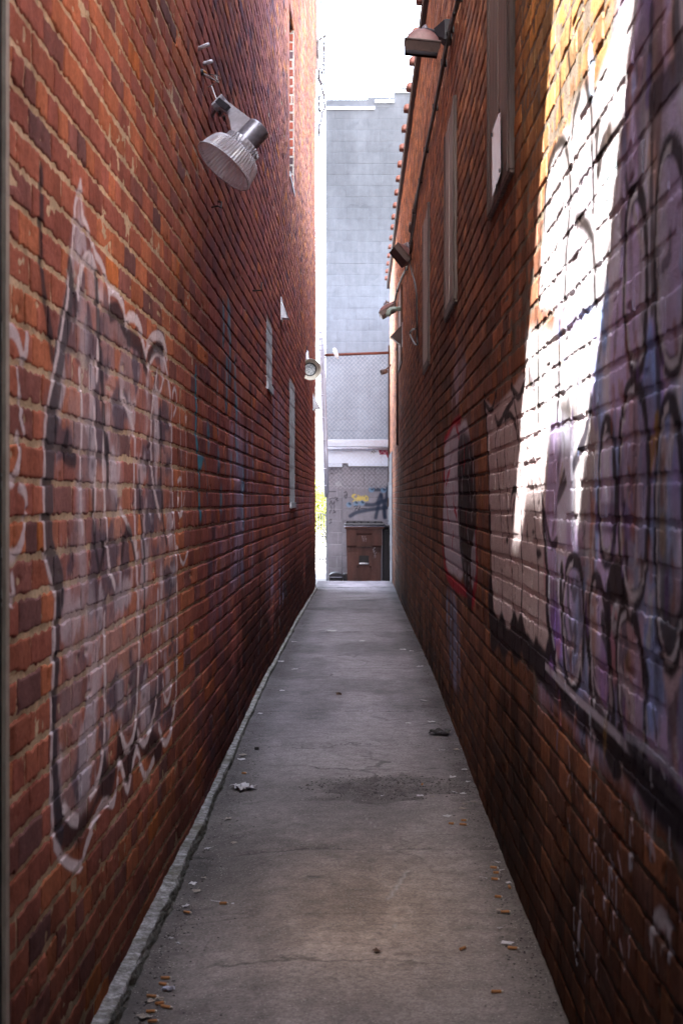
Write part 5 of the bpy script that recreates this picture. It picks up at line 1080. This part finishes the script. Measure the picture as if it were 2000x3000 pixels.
# ---------------------------------------------------------------- litter
M_filter = simple('orange_filter_paper', (.42, .19, .07), .8, 0, .25, 200, 0); M_ash = simple('cigarette_paper', (.5, .47, .43), .8, 0, .2, 200, 0)
M_paper = simple('torn_paper', (.55, .54, .58), .7, 0, .25, 60, .2); M_tanp = simple('dirty_paper', (.34, .29, .25), .8, 0, .3, 60, .3); M_leafd = simple('dead_leaf', (.12, .065, .04), .8, 0, .3, 80, .2)
ORD = ['nearest the camera', 'second nearest', 'third nearest', 'fourth nearest', 'fifth nearest', 'sixth nearest', 'seventh nearest', 'eighth nearest', 'ninth nearest', 'tenth nearest', 'eleventh nearest', 'twelfth nearest', 'thirteenth nearest', 'fourteenth nearest', 'fifteenth nearest', 'sixteenth nearest', 'seventeenth nearest', 'eighteenth nearest', 'nineteenth nearest', 'twentieth nearest', 'twenty-first nearest', 'twenty-second nearest', 'twenty-third nearest', 'twenty-fourth nearest', 'twenty-fifth nearest']
def crop(pts, ox, oy, s=1.568): return [(ox + p[0] / s, oy + p[1] / s) + tuple(p[2:]) for p in pts]
rl = random.Random(12)
buttR = sorted(crop([(505, 653), (560, 657), (562, 638), (700, 856), (710, 879), (705, 908), (770, 945), (720, 990), (752, 1060), (557, 1228), (787, 1227), (713, 1428), (370, 472)], 1000, 2000), key=lambda p: -p[1])
buttL = sorted(crop([(762, 1305), (752, 1333), (765, 1440), (735, 1420), (695, 1455), (1027, 984), (862, 1010), (1122, 405), (703, 1502), (700, 1385)], 0, 2000), key=lambda p: -p[1])
for side, lst in (('mural', buttR), ('orange brick', buttL)):
    for i, (px, py) in enumerate(lst):
        g = G(px, py); r = empty('cigarette_butt', 'orange cigarette butt near the %s wall, %s of that side' % (side, ORD[i]), 'cigarette butt', (g.x, g.y, g.z + .0055), 'cigarette butts on the pavement'); r.rotation_euler = (0, 0, rl.uniform(-.5, .5) + (1.2 if rl.random() < .2 else 0))
        L = rl.uniform(.010, .016); MB().tube([(-L, 0, 0), (L * .8, 0, 0)], .0042, 10).build('filter', M_filter, r); MB().tube([(L * .8, 0, 0), (L * 1.15, .0005, -.0005)], [.0040, .0030], 8).build('burnt_end', M_ash, r)
def scrap(px, py, w, d, label, mat, name='paper_scrap', cat='litter', h=.006, n=4, group=None):
    g = G(px, py); V = []; s = rl.random() * 9
    for i in range(n + 1):
        for j in range(n + 1):
            u, v = i / n - .5, j / n - .5; k = 1 - .25 * float(vn(i * 1.7 + s, j * 1.3 + s, 3)); V.append((w * u * k + .15 * w * (rl.random() - .5), d * v * k + .15 * d * (rl.random() - .5), h * (float(vn(i * 1.1 + s, j * 1.2, 5))) + .001))
    m = MB().add(V, [(i * (n + 1) + j, (i + 1) * (n + 1) + j, (i + 1) * (n + 1) + j + 1, i * (n + 1) + j + 1) for i in range(n) for j in range(n)]); o = m.build(name, mat); o.location = (g.x, g.y, g.z + .002); o.rotation_euler = (0, 0, rl.uniform(0, 3)); o['label'] = label; o['category'] = cat
    if group: o['group'] = group
    return o
o = scrap(714, 2300, .09, .13, 'largest torn white paper on the left edge of the pavement beside the rough patch', M_paper, h=.022, n=9)
scrap(631, 2618, .04, .006, 'thin white straw piece lying left of the middle of the pavement', M_paper, 'straw_piece', n=2); scrap(681, 2632, .016, .012, 'small square white chip right of the straw piece', M_paper, n=2)
scrap(971, 1852, .10, .10, 'white paper lying on the dark joint in the middle of the alley', M_paper, h=.02); scrap(1104, 2793, .028, .024, 'brown crumpled leaf in the middle of the nearest slab', M_leafd, 'dead_leaf', 'leaf', .012)
scrap(992, 2040, .035, .05, 'small dark brown stone in the middle of the pavement', M_leafd, 'stone', 'stone', .03); scrap(1287, 2153, .10, .12, 'black leaf litter clump against the mural wall', M_cable, 'debris_clump', 'litter', .03, 6)
scrap(1042, 1972, .07, .03, 'thin black twig lying across the middle of the alley', M_cable, 'twig', 'twig', .008, 2); scrap(238 + 255, 2868, .035, .03, 'blue-grey foil scrap beside the butts near the rough footing', M_galv, 'foil_scrap', h=.012)
scrap(1415, 2575, .012, .030, 'white and black straw end left of the butts by the mural wall', M_paper, 'straw_piece', n=2)
o = MB().tube([(0, 0, 0), (0, 0, .014)], .011, 14).build('bottle_cap', M_cable); o.location = G(752, 2191); o['label'] = 'small black bottle cap standing on the left of the pavement'; o['category'] = 'cap'
SR = sorted(crop([(565, 563), (607, 553), (520, 510), (555, 514), (580, 460), (510, 438), (727, 1135), (760, 1205), (735, 868), (665, 962), (765, 927), (555, 585), (188, 525), (360, 525), (305, 190), (565, 405), (460, 315), (525, 312), (420, 530), (487, 618), (715, 830), (720, 1053)], 1000, 2000), key=lambda p: -p[1])
SL = sorted(crop([(857, 980), (905, 915), (935, 858), (955, 728), (1075, 710), (1115, 325), (1050, 600), (820, 1150), (690, 1405), (735, 1400), (670, 1480), (785, 1125), (1195, 145), (1110, 345), (1295, 40), (885, 880), (650, 1470)], 0, 2000), key=lambda p: -p[1])
for side, lst in (('mural', SR), ('orange brick', SL)):
    for i, (px, py) in enumerate(lst):
        s = rl.uniform(.012, .026) * (1 + max(0, (2500 - py)) / 700); k = rl.random()
        scrap(px, py, s * 1.4, s, 'small %s scrap near the %s wall, %s of that side' % ('white paper' if k < .6 else 'dirty tan paper', side, ORD[i]), M_paper if k < .6 else M_tanp, h=.007, n=3, group='paper scraps on the pavement')
SF = [(862, 1882), (822, 1940), (864, 1963), (915, 1700 + 45), (1180, 1905), (1205, 1910), (1230, 1955), (1060, 1880), (1265, 2118), (1240, 2055)]
for i, (px, py) in enumerate(sorted(SF, key=lambda p: -p[1])): scrap(px, py, .045, .05, 'tiny pale scrap far down the alley, %s of the far ones' % ORD[i], M_paper, h=.01, n=3, group='paper scraps on the pavement')
V = []; Qd = []; rg = np.random.default_rng(77); cnt = 0
def pebble(x, y, s):
    global cnt
    z = gz(y) - float(dip(x, y)) + s * .15; v = [(-1, -.6, 0), (.8, -.9, 0), (1, .7, 0), (-.7, .9, 0), (-.5, -.4, .8), (.4, -.5, .9), (.5, .4, .7), (-.4, .4, .8)]
    V.extend([(x + s * a * rg.uniform(.7, 1.2), y + s * b_ * rg.uniform(.7, 1.2), z + s * c_ * .7) for a, b_, c_ in v]); k = cnt * 8; Qd.extend([(k, k + 1, k + 5, k + 4), (k + 1, k + 2, k + 6, k + 5), (k + 2, k + 3, k + 7, k + 6), (k + 3, k, k + 4, k + 7), (k + 4, k + 5, k + 6, k + 7)]); cnt += 1
for i in range(2600):
    y = 3.4 + 12 * rg.random() ** 1.5; e = rg.exponential(.045)
    x = (WR - .01 - e) if rg.random() < .5 else (-WL + .06 + e)
    if -WL < x < WR: pebble(x, y, rg.uniform(.0012, .0045))
for i in range(900): pebble(rg.uniform(-.5, .45), rg.uniform(3.5, 12), rg.uniform(.0008, .0022))
for i in range(700):
    a, q = rg.uniform(0, 6.3), rg.random() ** .6; pebble(PATCH[0] + .38 * q * math.cos(a), PATCH[1] + .27 * q * math.sin(a), rg.uniform(.0015, .006))
gm = NT('mixed_grit'); vv = gm.vor(40); obj('grit', npmesh('grit', V, np.array(Qd), False), gm.fin(gm.ramp(gm.noise(60, 2), (.40, (.045, .04, .04)), (.62, (.13, .12, .12)), (.74, (.34, .32, .32))), .9), None, kind='stuff', label='fine grit and crumbs of mortar scattered along both edges of the pavement', category='grit')

# ---------------------------------------------------------------- light, sky, camera
sunv = Vector((.276, .75, -1.0)).normalized()
sd = bpy.data.lights.new('sun', 'SUN'); sd.energy = SUN_E; sd.angle = math.radians(.53); sd.color = (1., .95, .86)
so = bpy.data.objects.new('sun', sd); col.objects.link(so); so.rotation_euler = (-sunv).to_track_quat('Z', 'Y').to_euler()
W = bpy.data.worlds.new('World'); bpy.context.scene.world = W; W.use_nodes = True; nt = W.node_tree; bg = nt.nodes['Background']
sky = nt.nodes.new('ShaderNodeTexSky'); sky.sky_type = 'NISHITA'; sky.sun_disc = False
el = math.asin(-sunv.z); sky.sun_elevation = el; sky.sun_rotation = math.atan2(-sunv.x, -sunv.y); sky.dust_density = 3.; sky.air_density = 1.; sky.ozone_density = 1.
hsv = nt.nodes.new('ShaderNodeHueSaturation'); hsv.inputs['Saturation'].default_value = .55
nt.links.new(sky.outputs[0], hsv.inputs['Color']); nt.links.new(hsv.outputs[0], bg.inputs[0]); bg.inputs[1].default_value = SKY_E
cam = bpy.data.cameras.new('camera'); co = bpy.data.objects.new('camera', cam); col.objects.link(co); co.location = (0, 0, CH); co.rotation_euler = (math.pi / 2, 0, 0)
cam.sensor_fit = 'VERTICAL'; cam.sensor_height = 36; cam.sensor_width = 24; cam.lens = F / 3000 * 36; cam.shift_x = -(VX - 1000) / 3000; cam.shift_y = -(1500 - VY) / 3000; cam.clip_start = .05; cam.clip_end = 2000
cam.dof.use_dof = True; cam.dof.focus_distance = 8.5; cam.dof.aperture_fstop = 9.0
sc = bpy.context.scene; sc.camera = co; sc.render.engine = 'CYCLES'
sc.view_settings.view_transform = 'Standard'; sc.view_settings.look = 'None'; sc.view_settings.exposure = 0; sc.view_settings.gamma = 1
cy = sc.cycles; cy.max_bounces = 10; cy.diffuse_bounces = 7; cy.glossy_bounces = 3; cy.transparent_max_bounces = 12; cy.sample_clamp_indirect = 6; cy.caustics_reflective = False; cy.caustics_refractive = False
try: cy.use_denoising = True; cy.denoiser = 'OPENIMAGEDENOISE'
except Exception as e: print('denoise', e)
